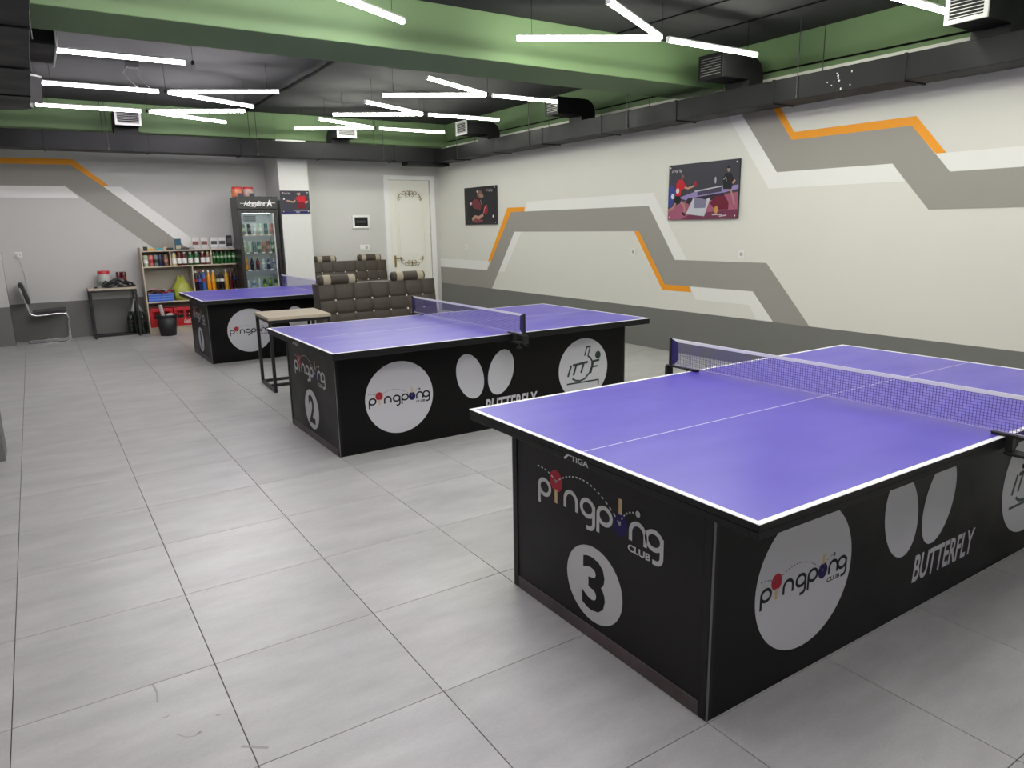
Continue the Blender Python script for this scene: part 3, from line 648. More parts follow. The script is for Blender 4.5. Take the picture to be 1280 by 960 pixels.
# ---------------------------------------------------------------- tufted sofas
m_sofa = mat('dark_brown_leatherette', (.050,.038,.028), .55, var=.1, scale=3, bump=.08, bscale=60)
m_sofa_b = mat('beige_fabric', (.38,.34,.26), .7, var=.1, scale=12)
m_gem = mat('crystal_button', (.85,.82,.75), .15, .3)
def sofa(x, y, rz, w, htop, c0, pitch, label, head):
    """origin at the left front foot of the backrest; front faces -Y"""
    t = thing('tufted_sofa', label, 'sofa', (x, y, 0), rz, 'dark brown tufted sofas with roll headrests')
    tilt = .09; zb = .30; n, m = 84, 40
    cols = [c0+pitch*k for k in range(6)]; rows = [htop-.172, htop-.318, htop-.464]
    def yat(u, z):
        s = (z-zb)/(htop-zb); d = 0
        for c in cols: d = max(d, math.exp(-((u-c)/.007)**2)*.009)
        for r_ in rows: d = max(d, math.exp(-((z-r_)/.007)**2)*.008)
        for c in cols:
            for r_ in rows: d = max(d, math.exp(-(((u-c)**2+(z-r_)**2)/.020**2))*.018)
        e = min(u, w-u, htop-z); edge = max(0, 1-e/.02)**2*.014
        return tilt*s+d+edge-.012*math.cos((u/w-.5)*PI)
    def lines(a, b, k, keys):
        vals = [a+(b-a)*i/k for i in range(k+1)]
        for q in keys: vals += [q-.012, q-.005, q, q+.005, q+.012]
        return sorted(set(round(v, 4) for v in vals if a <= v <= b))
    us = lines(0, w, 26, cols); zs = lines(zb, htop, 14, rows)
    vs = [(u, yat(u, z), z) for z in zs for u in us]; nu = len(us)
    fs = [(i*nu+j, i*nu+j+1, (i+1)*nu+j+1, (i+1)*nu+j) for i in range(len(zs)-1) for j in range(nu-1)]
    b = MB(); b.add(vs, fs, True)
    # closed shell: sides, top and rear
    D = .24; nz = len(zs)
    back = [(u, tilt*(z-zb)/(htop-zb)+D, z) for z in (zb, htop) for u in (0, w)]
    L = [vs[i*nu] for i in range(nz)]; R = [vs[i*nu+nu-1] for i in range(nz)]; T = vs[(nz-1)*nu:]; Bm = vs[:nu]
    b.add(L+[back[2], back[0]], [tuple(range(nz+2))]); b.add(R+[back[3], back[1]], [tuple(range(nz+2))])
    b.add(T+[back[3], back[2]], [tuple(range(nu+2))]); b.add(Bm+[back[1], back[0]], [tuple(range(nu+2))]); b.add(back, [(0,1,3,2)])
    bk = b.build('backrest', m_sofa, t)
    for r_ in rows:
        for c in cols:
            yy = yat(c, r_)
            MB().lathe([(.001,-.009),(.008,-.007),(.0125,0),(.008,.006),(.001,.008)], (0,0,0), 8).build('button', m_gem, bk).matrix_local = Matrix.Translation((c, yy-.006, r_)) @ Matrix.Rotation(PI/2, 4, 'X')
    # seat, base, feet
    MB().box(0, -.56, .12, w, .20, .30).build('base', m_sofa, t, bevel=.02)
    for k in range(2): MB().box(.01+k*w/2, -.60, .30, w/2-.01+k*w/2, .02, .425).build('seat_cushion', m_sofa, t, bevel=.035, seg=3)
    for a in (.07, w-.07):
        for c in (-.50, .14): MB().lathe([(.018,0),(.026,.12)], (a, c, 0), 10).build('foot', m_black, t)
    for (h0, h1) in head:
        r = .058; cy = tilt+.05; cz = htop+.045; L = h1-h0
        def roll(x0, x1, rr, capsides=True):
            prof = [(rr*.6,x0),(rr*.93,x0+.012),(rr,x0+.03),(rr,x1-.03),(rr*.93,x1-.012),(rr*.6,x1)] if capsides else [(rr,x0),(rr,x1)]
            q = MB(); n_ = 20
            vv = [(xx, cy+rad*math.cos(2*PI*j/n_), cz+rad*math.sin(2*PI*j/n_)) for rad, xx in prof for j in range(n_)]
            q.add(vv, [(i*n_+j, i*n_+(j+1)%n_, (i+1)*n_+(j+1)%n_, (i+1)*n_+j) for i in range(len(prof)-1) for j in range(n_)], True)
            q.add(vv[:n_], [tuple(range(n_))]); q.add(vv[-n_:], [tuple(range(n_))]); return q
        hr = roll(h0, h1, r).build('headrest', m_sofa, t)
        roll(h0+.055, h0+.135, r+.002, False).build('beige_band', m_sofa_b, hr); roll(h1-.105, h1-.03, r+.002, False).build('beige_band', m_sofa_b, hr)
    return t
sofa(2.543, 7.64, .0, 1.40, .935, .172, .212, 'dark brown tufted sofa with two roll headrests, directly behind table 2', [(.0,.445),(.865,1.285)])
sofa(3.862, 11.82, 0, 1.285, .985, .128, .198, 'dark brown tufted sofa against the back wall between white pillar and door', [(.01,.395),(.785,1.20)])

# ---------------------------------------------------------------- cantilever chair
t = thing('cantilever_chair', 'black padded chair on a chrome cantilever frame by the back wall', 'chair', (.03, 12.33, 0))
m_chrome = mat('chrome', (.82,.82,.84), .12, 1); m_pad = mat('black_vinyl', (.014,.014,.016), .38)
for s in (-1, 1):
    y = s*.205
    p = [(-.235,y,.013),(.20,y,.013),(.245,y,.022),(.262,y,.05),(.275,y,.30),(.268,y,.385),(.24,y,.415),(.18,y,.42),(-.10,y,.405),(-.16,y,.42),(-.19,y,.47),(-.255,y,.80)]
    MB().tube(p, .0115, 10).build('chrome_frame', m_chrome, t)
MB().tube([(-.235,-.205,.013),(-.235,.205,.013)], .0115, 10).build('floor_bar', m_chrome, t)
b = MB(); n = 10
pr = [(-.17,.425),(-.15,.447),(-.05,.462),(.12,.47),(.22,.475),(.262,.462),(.268,.44),(.24,.425)]
b.prism(pr, lambda u, v: (u, -.195, v), lambda u, v: (u, .195, v)).build('seat', m_pad, t, bevel=.012, seg=3)
pr = [(-.165,.56),(-.205,.585),(-.262,.79),(-.268,.85),(-.25,.872),(-.22,.86),(-.205,.80),(-.15,.60)]
MB().prism(pr, lambda u, v: (u, -.20, v), lambda u, v: (u, .20, v)).build('backrest', m_pad, t, bevel=.015, seg=3)

# ---------------------------------------------------------------- bottles, jars, cans
def m_liq(name, rgb, rough=.15): return mat(name, rgb, rough, coat=.4)
K = dict(cola=(.012,.008,.008), red=(.35,.02,.02), darkred=(.09,.01,.015), orange=(.75,.30,.01), amber=(.62,.36,.04), green=(.012,.11,.02), dgreen=(.015,.07,.02), lime=(.25,.42,.05), teal=(.02,.12,.12),
         navy=(.015,.02,.09), blue=(.05,.13,.38), white=(.75,.75,.72), cream=(.60,.52,.28), brown=(.16,.09,.06), silver=(.55,.56,.57), pink=(.55,.18,.18), mint=(.42,.52,.36), clear=(.42,.47,.58), black=(.012,.012,.013), salmon=(.45,.20,.15), grey=(.16,.18,.17), bottle_dark=(.006,.014,.008))
def km(c): return m_liq('liquid_'+c, K[c])
def lab(c): return mat('label_'+c, K[c], .5)
def bottle(name, x, y, z, r, h, body, cap, band, label, cat='bottle', group=None, shape='bottle'):
    t = thing(name, label, cat, (x, y, z), 0, group)
    if shape == 'can':
        MB().lathe([(r*.8,0),(r,.01*h/.14),(r,h*.92),(r*.82,h)], n=14).build('can_body', km(body), t)
        MB().lathe([(r*.82,h),(r*.80,h-.002),(r*.7,h-.004)], n=14).build('lid', m_alu, t)
        if band: MB().lathe([(r*1.012,h*.3),(r*1.012,h*.62)], n=14, cap=False).build('label', lab(band), t)
        return t
    if shape == 'jar':
        pf = [(r*.9,0),(r,.02*h),(r,h*.70),(r*.93,h*.78),(r*.66,h*.88),(r*.62,h*.9)]; c0 = .9
        nk = r*.66
    else:
        pf = [(r*.85,0),(r,.03*h),(r,h*.28),(r*.93,h*.36),(r,h*.46),(r,h*.58),(r*.96,h*.66),(r*.80,h*.76),(r*.46,h*.86),(r*.36,h*.91),(r*.36,h*.93)]; c0 = .92; nk = r*.42
    MB().lathe(pf, n=14).build('bottle_body', km(body), t)
    MB().lathe([(nk,h*c0),(nk,h*.995),(nk*.85,h)], n=12).build('cap', mat('cap_'+cap, K[cap], .4), t)
    if band:
        a, c = (.14,.55) if shape == 'jar' else (.46,.60)
        MB().lathe([(r*1.015,h*a),(r*1.015,h*c)], n=14, cap=False).build('label', lab(band), t)
    return t

# ---------------------------------------------------------------- shop shelf
m_back = mat('shelf_back_board', (.40,.37,.31), .6)
SX0, SX1, SY0, SY1 = 1.338, 2.735, 12.20, 12.52
t = thing('shelving_unit', 'open oak shelving unit full of drinks, left of the display fridge', 'shelf', (2.03, 12.36, 0))
def _shelf():
    P = lambda nm, *a, m=m_oak: MB().box(*a).build(nm, m, t, bevel=.0015, seg=1)
    P('side_panel', SX0, SY0, 0, SX0+.018, SY1, 1.30); P('side_panel', SX1-.018, SY0, 0, SX1, SY1, 1.27)
    P('top_board', SX0+.018, SY0, 1.235, SX1-.018, SY1, 1.253)
    P('shelf_board', SX0+.018, SY0, 1.0, SX1-.018, SY1-.006, 1.018)
    P('shelf_board', SX0+.018, SY0, .465, 2.03, SY1-.006, .483); P('shelf_board', 2.048, SY0, .585, SX1-.018, SY1-.006, .603)
    P('shelf_board', SX0+.018, SY0, .075, SX1-.018, SY1-.006, .093)
    P('divider', 1.735, SY0, 1.018, 1.751, SY1-.006, 1.235); P('divider', 2.325, SY0, 1.018, 2.341, SY1-.006, 1.235)
    P('divider', 2.03, SY0, .093, 2.048, SY1-.006, 1.0)
    P('plinth', SX0+.018, SY0+.01, 0, SX1-.018, SY0+.026, .075)
    P('back_panel', SX0+.018, SY1-.006, 0, SX1-.018, SY1, 1.235, m=m_back)
at(t, _shelf)
yb = SY0+.07; G1 = 'bottles and cans in the top left shelf bay'
for k, (x, c, bnd, cap, sh, nm) in enumerate([(1.405,'mint','white','white','can','pale green can'),(1.475,'pink','red','red','can','pink can'),(1.547,'grey','black','grey','can','dark grey can'),(1.607,'navy','black','navy','can','dark blue can'),(1.685,'brown','salmon','brown','can','brown can')]):
    bottle('drink_can', x, yb, 1.018, .033, .168, c, cap, bnd, '%s in the top left bay of the shelf, %s from left' % (nm, ORD[k]), 'can', G1, sh)
G1 = 'labelled juice bottles in the top middle shelf bay'
for k, (x, c, cap, nm) in enumerate([(1.80,'cream','white','cream juice bottle'),(1.875,'darkred','red','dark red juice bottle'),(1.948,'darkred','white','dark red juice bottle'),(2.035,'green','white','green juice bottle'),(2.125,'green','white','green juice bottle'),(2.215,'darkred','white','dark red juice bottle'),(2.29,'brown','cream','brownish juice bottle')]):
    bottle('juice_bottle', x, yb, 1.018, .034, .198, c, cap, 'white', '%s with white label in the top middle bay, %s from left' % (nm, ORD[k]), 'bottle', G1, 'jar')
G1 = 'green bottles in the top right shelf bay'
for k in range(6):
    bottle('green_bottle', 2.383+.059*k, yb, 1.018, .0275, .205, 'green', 'black', 'mint', 'small green bottle with dark cap in the top right bay, %s from left' % ORD[k], 'bottle', G1)
G1 = 'large soft drink bottles in the lower right shelf bay'
for k, (x, c, cap, bnd, h, nm) in enumerate([(2.085,'cola','white','red',.315,'cola bottle'),(2.14,'navy','red','blue',.325,'dark blue bottle'),(2.20,'blue','white','red',.325,'clear blue bottle'),(2.272,'orange','white','orange',.315,'orange soda bottle'),(2.34,'orange','white','amber',.31,'orange soda bottle'),(2.408,'black','green','mint',.30,'black bottle with pale label'),(2.472,'black','green','white',.30,'black bottle with white label'),(2.538,'amber','white','orange',.32,'amber lemonade bottle'),(2.604,'darkred','red','black',.335,'dark red bottle'),(2.668,'cola','navy','navy',.335,'dark cola bottle')]):
    bottle('soft_drink_bottle', x, yb, .603, .0315, h, c, cap, bnd, '%s in the lower right shelf bay, %s from left' % (nm, ORD[k]), 'bottle', G1)
# blue boxes and sweets
m_bluebox = mat('blue_card', (.06,.14,.55), .5); m_bluelid = mat('blue_card_light', (.14,.26,.72), .5)
rr = random.Random(5)
for c in range(2):
    for k in range(3):
        x0 = 1.375+.182*c+rr.uniform(-.002,.002); z0 = .483+.0405*k; y0 = SY0+.012+rr.uniform(0,.008)
        tb = thing('blue_box', 'flat blue carton in the %s stack on the lower left shelf, %s from the bottom' % (('left','right')[c], ORD[k]), 'box', (x0+.088, y0+.1, z0), 0, 'blue cartons on the lower left shelf')
        MB().box(-.088,-.1,0,.088,.1,.026).build('tray', m_bluebox, tb, bevel=.001, seg=1); MB().box(-.089,-.101,.026,.089,.101,.0395).build('lid', m_bluelid, tb, bevel=.001, seg=1)
cols = [('brown chocolate',(.10,.04,.03)),('dark chocolate',(.025,.015,.015)),('silver',(.55,.53,.52)),('dark red',(.22,.02,.03)),('pink',(.55,.3,.32)),('black',(.012,.012,.014))]
for k in range(11):
    nm, c = cols[k % 6]; row = k//5
    x = 1.40+.068*(k % 5)+.035*(row == 1)+(.06 if row == 2 else 0); z = .606+.026*row
    w = MB(); L, Wd, H = .05, .03, .010
    vs = []
    for i in range(5):
        s = (-1, -.8, 0, .8, 1)[i]; hh = (.002, H, H*1.2, H, .002)[i]
        vs += [(s*L, -Wd, hh+.012), (s*L, Wd, hh+.012), (s*L, Wd, .012-hh), (s*L, -Wd, .012-hh)]
    w.add(vs, [(i*4+j, i*4+(j+1)%4, i*4+4+(j+1)%4, i*4+4+j) for i in range(4) for j in range(4)]+[(0,1,2,3),(16,17,18,19)])
    o = w.build('snack_packet', mat('wrap_'+nm.replace(' ','_'), c, .3)); o.location = (x, SY0+.07+.03*(k % 3), z); o.rotation_euler = (rr.uniform(-.15,.15), rr.uniform(-.15,.15), rr.uniform(-.9,.9))
    tag(o, '%s snack packet heaped on the blue cartons, %s of the heap' % (nm, ORD[k]), 'snack', 'snack packets heaped on the blue cartons')
t = thing('plastic_bag', 'knotted yellow-green plastic bag standing on the lower left shelf', 'bag', (1.87, 12.34, .483))
m_bag = mat('yellow_green_film', (.33,.36,.05), .3, var=.35, scale=9, bump=.5, bscale=14)
def wob(a, z): return 1+.09*math.sin(3*a+z*16)+.06*math.sin(7*a-z*23)+.04*math.sin(13*a+z*9)
MB().lathe([(.125,0),(.15,.03),(.152,.10),(.138,.165),(.112,.225),(.078,.28),(.045,.32),(.02,.345)], n=36, fn=wob).build('bag_body', m_bag, t)
for s in (-1, 1): MB().lathe([(.030,.285),(.026,.32),(.022,.36),(.008,.378)], (s*.034,0,0), n=14, fn=wob).build('knot_ear', m_bag, t)
# crates
m_crate = mat('red_crate_plastic', (.45,.012,.018), .4); m_dk = mat('crate_inside', (.02,.008,.008), .7)
def crate(x0, x1, label, words):
    t = thing('drink_crate', label, 'crate', ((x0+x1)/2, 12.33, .093), 0, 'red drink crates under the shelf'); w = (x1-x0)/2; h = .285
    MB().box(-w,-.115,0,w,.115,.03).build('crate_bottom', m_crate, t)
    MB().box(-w,-.115,.03,w,-.105,.125).build('crate_front', m_crate, t, bevel=.003); MB().box(-w,-.115,.235,w,-.10,h).build('crate_rim', m_crate, t, bevel=.004)
    for a, b_ in ((-w,-w+.05),(w-.05,w),(-.02,.02)): MB().box(a,-.114,.125,b_,-.105,.235).build('crate_post', m_crate, t, bevel=.002)
    for s in (-1, 1): MB().box(s*w,-.105,.03,s*(w-.01),.115,h).build('crate_side', m_crate, t)
    MB().box(-w+.01,.105,.03,w-.01,.115,h).build('crate_back', m_crate, t)
    if words:
        b = MB(); put_text(b, 'Coca-Cola', -.02, .05, .05, lambda u, v: (u, -.1158, v), width=.15, shear=.35, bold=.012); b.ribbon([(-.03,.045),(.03,.035),(.14,.042)], .008, lambda u, v: (u, -.1158, v)); b.build('crate_lettering', m_white, t, fix=False)
    for k in range(6):
        bx = -w+.045+(2*w-.09)*k/5
        bottle('crate_bottle', (x0+x1)/2+bx, 12.285, .124, .021, .15, 'black' if k % 2 else 'dgreen', 'silver', 'white' if k % 3 == 1 else None, 'dark bottle inside the %s red crate, %s from left' % ('right' if words else 'left', ORD[k]), 'bottle', 'bottles standing in the red crates')
crate(1.365, 1.69, 'plain red drink crate under the shelf, behind the black bucket', False)
crate(1.70, 2.02, 'red drink crate with white script lettering under the shelf, beside the bucket', True)
# clutter on top of the shelf: (x, z size, ...)
def carton(name, x, y, z, sx, sy, sz, rgb, label, cat='box', group=None, rz=0, panel=None):
    t = thing(name, label, cat, (x, y, z), rz, group)
    MB().box(-sx/2,-sy/2,0,sx/2,sy/2,sz).build('carton', mat('card_%s' % name+'_%d%d%d' % tuple(int(c*99) for c in rgb), rgb, .5), t, bevel=.0015, seg=1)
    if panel:
        MB().box(-sx*.42,-sy/2-.0012,sz*panel[1],sx*.42,-sy/2,sz*panel[2]).build('printed_panel', mat('panel_%d%d%d' % tuple(int(c*99) for c in panel[0]), panel[0], .5), t)
    return t
ZT = 1.2535; GT = 'small packages on top of the shelving unit'
carton('blue_pack', 1.885, 12.30, ZT, .085, .05, .165, (.02,.10,.16), 'teal and black upright pack standing on the shelf top', group=GT, panel=((.45,.42,.30),.08,.42))
for k, (x, c, p) in enumerate([(2.15,(.62,.60,.58),(.20,.05,.05)),(2.275,(.65,.62,.60),(.18,.06,.06)),(2.42,(.72,.72,.72),(.05,.06,.05)),(2.545,(.74,.74,.74),(.06,.06,.06))]):
    carton('white_pack', x, 12.36, ZT+.03, .105, .03, .145, c, 'white hanging pack with %s print on the shelf top, %s from left' % (('dark red','dark red','black','black')[k], ORD[k]), group='white packs on the shelf top', rz=rr.uniform(-.1,.1), panel=(p,.25,.62))
    carton('card_tray', x, 12.335, ZT, .13, .09, .028, (.55,.55,.56), 'low pale tray under the white packs, %s from left' % ORD[k], group='low trays under the white packs')
for k, (x, s, c, nm) in enumerate([(1.42,(.05,.04,.06),(.02,.03,.02),'black'),(1.505,(.10,.05,.03),(.72,.42,.05),'yellow'),(1.615,(.10,.06,.035),(.08,.40,.45),'turquoise'),(1.685,(.06,.05,.05),(.55,.40,.25),'tan'),(1.755,(.09,.06,.035),(.03,.03,.04),'black'),(1.975,(.12,.06,.03),(.05,.05,.05),'dark'),(2.06,(.10,.05,.03),(.30,.30,.31),'grey'),(2.645,(.07,.05,.035),(.5,.5,.52),'pale grey')]):
    carton('small_packet', x, 12.27, ZT, *s, c, '%s small packet lying on the shelf top, %s small one from left' % (nm, ORD[k]), group=GT, rz=rr.uniform(-.5,.5))
carton('black_carton', 2.668, 12.42, ZT, .075, .06, .20, (.02,.02,.022), 'black upright carton at the right end of the shelf top beside the fridge', group=GT, panel=((.12,.12,.13),.4,.8))

# ---------------------------------------------------------------- bucket and bottles on the floor
t = thing('bucket', 'black plastic bucket on the floor before the red crates', 'bucket', (1.552, 11.90, 0))
m_bk = mat('black_plastic', (.012,.012,.013), .45)
MB().lathe([(.105,0),(.112,.008),(.142,.30),(.135,.30),(.105,.02)], n=28).build('bucket_body', m_bk, t)
MB().lathe([(.140,.285),(.150,.288),(.150,.312),(.141,.315),(.136,.30)], n=28, cap=False).build('rim', m_bk, t)
MB().tube([(.148*math.cos(a), .148*math.sin(a)-.0, .285-.09*math.sin(a if a > 0 else 0)) for a in [PI*i/14 for i in range(15)]], .003, 5).build('handle', m_bk, t)
t = thing('paper_roll', 'pale rolled paper sticking out of the black bucket', 'paper', (1.53, 11.91, .022))
MB().tube([(.02,0,0),(-.05,-.01,.44)], .026, 10).build('roll', mat('paper', (.5,.48,.46), .7), t); MB().tube([(.024,0,.0),(-.0505,-.01,.441)], .017, 8).build('roll_core', mat('paper_inside', (.25,.24,.23), .8), t)
o = MB().lathe([(.055,0),(.06,.02),(.055,.10),(.03,.115)], (1.60,11.88,.215), 14, fn=lambda a, z: 1+.15*math.sin(4*a)).build('crumpled_paper', mat('paper', (.5,.48,.46)))
tag(o, 'crumpled pale paper at the top of the black bucket', 'paper')
for k, (x, y) in enumerate([(1.115,12.40),(1.262,12.30),(1.270,12.45)]):
    t = bottle('large_bottle', x, y, 0, .050, .38, 'bottle_dark', 'grey', 'black', 'big dark green bottle on the floor between table and shelf, %s from left' % ORD[k], 'bottle', 'big dark bottles between table and shelf')
t = thing('plastic_wrap', 'clear plastic wrap pulled to a peak over the big dark bottles', 'plastic wrap', (1.20, 12.36, .30))
m_film = mat('milky_film', (.34,.35,.35), .25)
for s, a in ((-1,.5),(1,-.3)): MB().lathe([(.030,.0),(.022,.08),(.012,.15),(.016,.19)], (0,0,0), 12, fn=lambda q, z: 1+.2*math.sin(5*q)).build('film_twist', m_film, t).matrix_local = Matrix.Translation((s*.052, 0, .055)) @ Matrix.Rotation(-s*.22, 4, 'Y')

# things on the table by the wall
ZT = .735
t = thing('snack_jar', 'clear jar with red lid on the oak table by the back wall', 'jar', (.835, 12.42, ZT))
m_jar = mat('frosted_jar', (.46,.47,.46), .2)
MB().lathe([(.085,0),(.092,.01),(.092,.17),(.078,.195)], n=24).build('jar_body', m_jar, t); MB().lathe([(.082,.195),(.082,.235),(.076,.24)], n=24).build('lid', mat('red_lid', (.50,.02,.03), .35), t)
MB().lathe([(.093,.03),(.093,.09)], n=24, cap=False).build('label', mat('label_green_grey', (.15,.22,.17), .5), t)
for k in range(4):
    bottle('red_can', 1.03+.067*(k % 2), 12.40+.067*(k//2), ZT, .033, .215, 'darkred', 'red', 'red' if k < 2 else 'white', 'red can in the pack of four on the oak table, %s %s' % (('front','back')[k//2], ('left','right')[k % 2]), 'can', 'red cans on the oak table', 'can')
t = thing('black_bag', 'crumpled black plastic bag lying on the oak table by the wall', 'bag', (1.0, 12.25, ZT))
b = MB(); n_, m_ = 28, 10
vs = []
for i in range(m_+1):
    th = PI/2*i/m_
    for j in range(n_):
        a = 2*PI*j/n_; q = 1+.12*math.sin(5*a+th*4)+.08*math.sin(9*a-th*7)
        vs.append((.20*math.cos(a)*math.cos(th)*q, .085*math.sin(a)*math.cos(th)*q, .105*math.sin(th)*(1+.25*math.sin(3*a))))
b.add(vs, [(i*n_+j, i*n_+(j+1)%n_, (i+1)*n_+(j+1)%n_, (i+1)*n_+j) for i in range(m_) for j in range(n_)], True); b.add(vs[:n_], [tuple(range(n_))])
b.build('bag_body', mat('black_film', (.010,.010,.011), .25), t)
MB().tube([(-.10,-.03,.05),(-.17,-.04,.10),(-.215,-.05,.05),(-.22,-.06,.012)], .012, 8).build('bag_strap', mat('black_film', (.010,.010,.011), .25), t)
t = thing('phone_charger', 'small black charger plug on the left corner of the oak table', 'charger', (.70, 12.22, ZT))
MB().box(-.02,-.015,0,.02,.015,.024).build('plug_body', m_black, t, bevel=.003); MB().tube([(.02,0,.012),(.05,.01,.004),(.09,-.01,.004)], .003, 5).build('plug_lead', mat('white_wire', (.7,.7,.7)), t)

# ---------------------------------------------------------------- display fridge
FX0, FX1, FY0, FY1, FH = 2.69, 3.295, 11.75, 12.185, 2.03
t = thing('display_fridge', 'tall black glass-door display fridge with lit header beside the white pillar', 'fridge', (2.99, 12.0, 0)); FR = t
m_fr = mat('fridge_black', (.016,.016,.017), .35); m_in = mat('fridge_liner', (.62,.64,.65), .5); m_wireshelf = mat('shelf_wire_white', (.5,.5,.5), .4)
def _fr():
    P = lambda nm, m, *a, bv=.003: MB().box(*a).build(nm, m, t, bevel=bv)
    P('side_wall', m_fr, FX0, FY0+.05, .08, FX0+.035, FY1, FH-.015); P('side_wall', m_fr, FX1-.035, FY0+.05, .08, FX1, FY1, FH-.015)
    P('rear_wall', m_fr, FX0+.035, FY1-.03, .08, FX1-.035, FY1, FH-.015); P('top_panel', m_fr, FX0, FY0+.05, FH-.02, FX1, FY1, FH)
    P('bottom_housing', m_fr, FX0, FY0+.02, .03, FX1, FY1, .24)
    P('liner', m_in, FX0+.035, FY1-.036, .24, FX1-.035, FY1-.03, 1.84, bv=0); P('liner', m_in, FX0+.035, FY0+.06, .24, FX0+.04, FY1-.036, 1.84, bv=0); P('liner', m_in, FX1-.04, FY0+.06, .24, FX1-.035, FY1-.036, 1.84, bv=0)
    P('liner', m_in, FX0+.04, FY0+.06, 1.80, FX1-.04, FY1-.036, 1.84, bv=0)
    fan = P('fan_cover', mat('grey_cover', (.35,.36,.36), .5), 2.86, FY1-.06, 1.66, 3.05, FY1-.036, 1.76)
    for k in range(4): MB().box(2.875, FY1-.063, 1.675+.022*k, 3.035, FY1-.06, 1.683+.022*k).build('fan_slot', m_black, fan)
    P('lamp', emat('fridge_lamp', (.95,.98,1), 16.0), 2.78, FY0+.08, 1.785, 3.20, FY0+.10, 1.80, bv=0)
    hd = P('header', m_fr, FX0-.005, FY0-.01, 1.845, FX1+.005, FY0+.06, 2.035)
    b = MB(); f = lambda u, v: (u, FY0-.0115, v)
    put_text(b, 'Adrenaline', 2.785, 1.895, .075, f, width=.32, shear=.25, bold=.02); put_text(b, 'A', 3.13, 1.885, .10, f, width=.085, shear=.1, bold=.03)
    b.ribbon([(2.735,1.93),(3.265,1.938)], .007, lambda u, v: (u, FY0-.0118, v)); put_text(b, 'energy', 2.87, 1.872, .022, f, width=.10); b.build('header_lettering', m_white, hd, fix=False)
    # door: frame of four rails, glass pane, handle
    z0, z1 = .25, 1.84; w = .045
    for a in ((FX0, FX0+w, z0, z1),(FX1-.065, FX1, z0, z1),(FX0+w, FX1-.065, z0, z0+.06),(FX0+w, FX1-.065, z1-.055, z1)): P('door_rail', m_fr, a[0], FY0, a[2], a[1], FY0+.04, a[3])
    P('door_seal', mat('pale_grey_seal', (.42,.43,.43), .5), FX1-.085, FY0+.001, z0+.06, FX1-.065, FY0+.03, z1-.055, bv=.002)
    P('glass_pane', glassmat('fridge_glass', (.90,.94,.93), .06), FX0+w-.005, FY0+.014, z0+.05, FX1-.06, FY0+.020, z1-.05, bv=0)
    P('door_handle', m_fr, FX1-.04, FY0-.025, .75, FX1-.015, FY0, 1.25, bv=.006)
    for z in (.33, .60, .92, 1.19, 1.462):
        b = MB()
        for k in range(14): x = FX0+.05+(FX1-FX0-.1)*k/13; b.box(x-.002, FY0+.07, z-.004, x+.002, FY1-.04, z)
        b.box(FX0+.042, FY0+.068, z-.014, FX1-.042, FY0+.075, z-.0)
        b.build('wire_shelf', m_wireshelf, t)
        P('price_strip', mat('price_strip_salmon', (.50,.33,.26), .5) if z > 1.4 else mat('price_strip_dark', (.10,.07,.06), .5), FX0+.045, FY0+.062, z-.018, FX1-.045, FY0+.068, z+.002, bv=0)
        tags = MB()
        for k in range(4): x = FX0+.09+.115*k; tags.box(x, FY0+.0605, z-.016, x+.05, FY0+.062, z); 
        tags.build('price_tag', m_white, t)
    for a in (FX0+.05, FX1-.05):
        for c in (FY0+.09, FY1-.05): MB().lathe([(.02,0),(.02,.03)], (a, c, 0), 10).build('foot', m_black, t)
at(t, _fr)
def frow(z, items, group, y, rname):
    n = len(items)
    for k, (c, cap, bnd, sh, h, nm) in enumerate(items):
        x = FX0+.085+(FX1-FX0-.175)*k/(n-1)
        bottle('chilled_can' if sh == 'can' else 'chilled_bottle', x, y, z, .0285, h, c, cap, bnd, '%s on the %s fridge shelf, %s from left' % (nm, rname, ORD[k]), 'can' if sh == 'can' else 'bottle', group, sh)
yf = FY0+.115
frow(1.4622, [('grey','black','mint','can',.165,'grey-green can'),('black','black','grey','can',.165,'black can'),('silver','white','white','can',.165,'silver can'),('mint','white','white','can',.168,'pale green can'),('teal','black','grey','can',.165,'dark teal can'),('salmon','red','pink','can',.17,'reddish can')], 'cans on the top fridge shelf', yf, 'top')
frow(1.1902, [('mint','white','white','bottle',.185,'pale bottle'),('silver','white','mint','can',.165,'silver can'),('grey','black','teal','can',.168,'dark grey can'),('teal','black','mint','can',.168,'teal can'),('salmon','red','brown','can',.168,'salmon can'),('brown','red','salmon','can',.168,'brown can'),('green','black','mint','can',.168,'green can')], 'drinks on the second fridge shelf', yf, 'second')
frow(.9202, [('orange','orange','pink','bottle',.185,'orange bottle'),('cola','darkred','navy','bottle',.18,'dark cola bottle'),('darkred','darkred','red','bottle',.18,'dark red bottle'),('clear','black','white','bottle',.175,'clear bottle with white label'),('navy','blue','clear','bottle',.18,'dark blue bottle'),('clear','blue','blue','bottle',.18,'clear blue bottle')], 'bottles on the third fridge shelf', yf, 'third')
frow(.6002, [('clear','blue','clear','bottle',.18,'clear water bottle'),('clear','blue','blue','bottle',.18,'clear water bottle with blue label'),('clear','white','clear','bottle',.175,'clear water bottle with white cap'),('dgreen','green','lime','jar',.17,'dark green bottle'),('lime','green','green','jar',.17,'lime green bottle'),('dgreen','lime','mint','jar',.17,'dark green bottle with lime cap')], 'bottles on the fourth fridge shelf', yf, 'fourth')
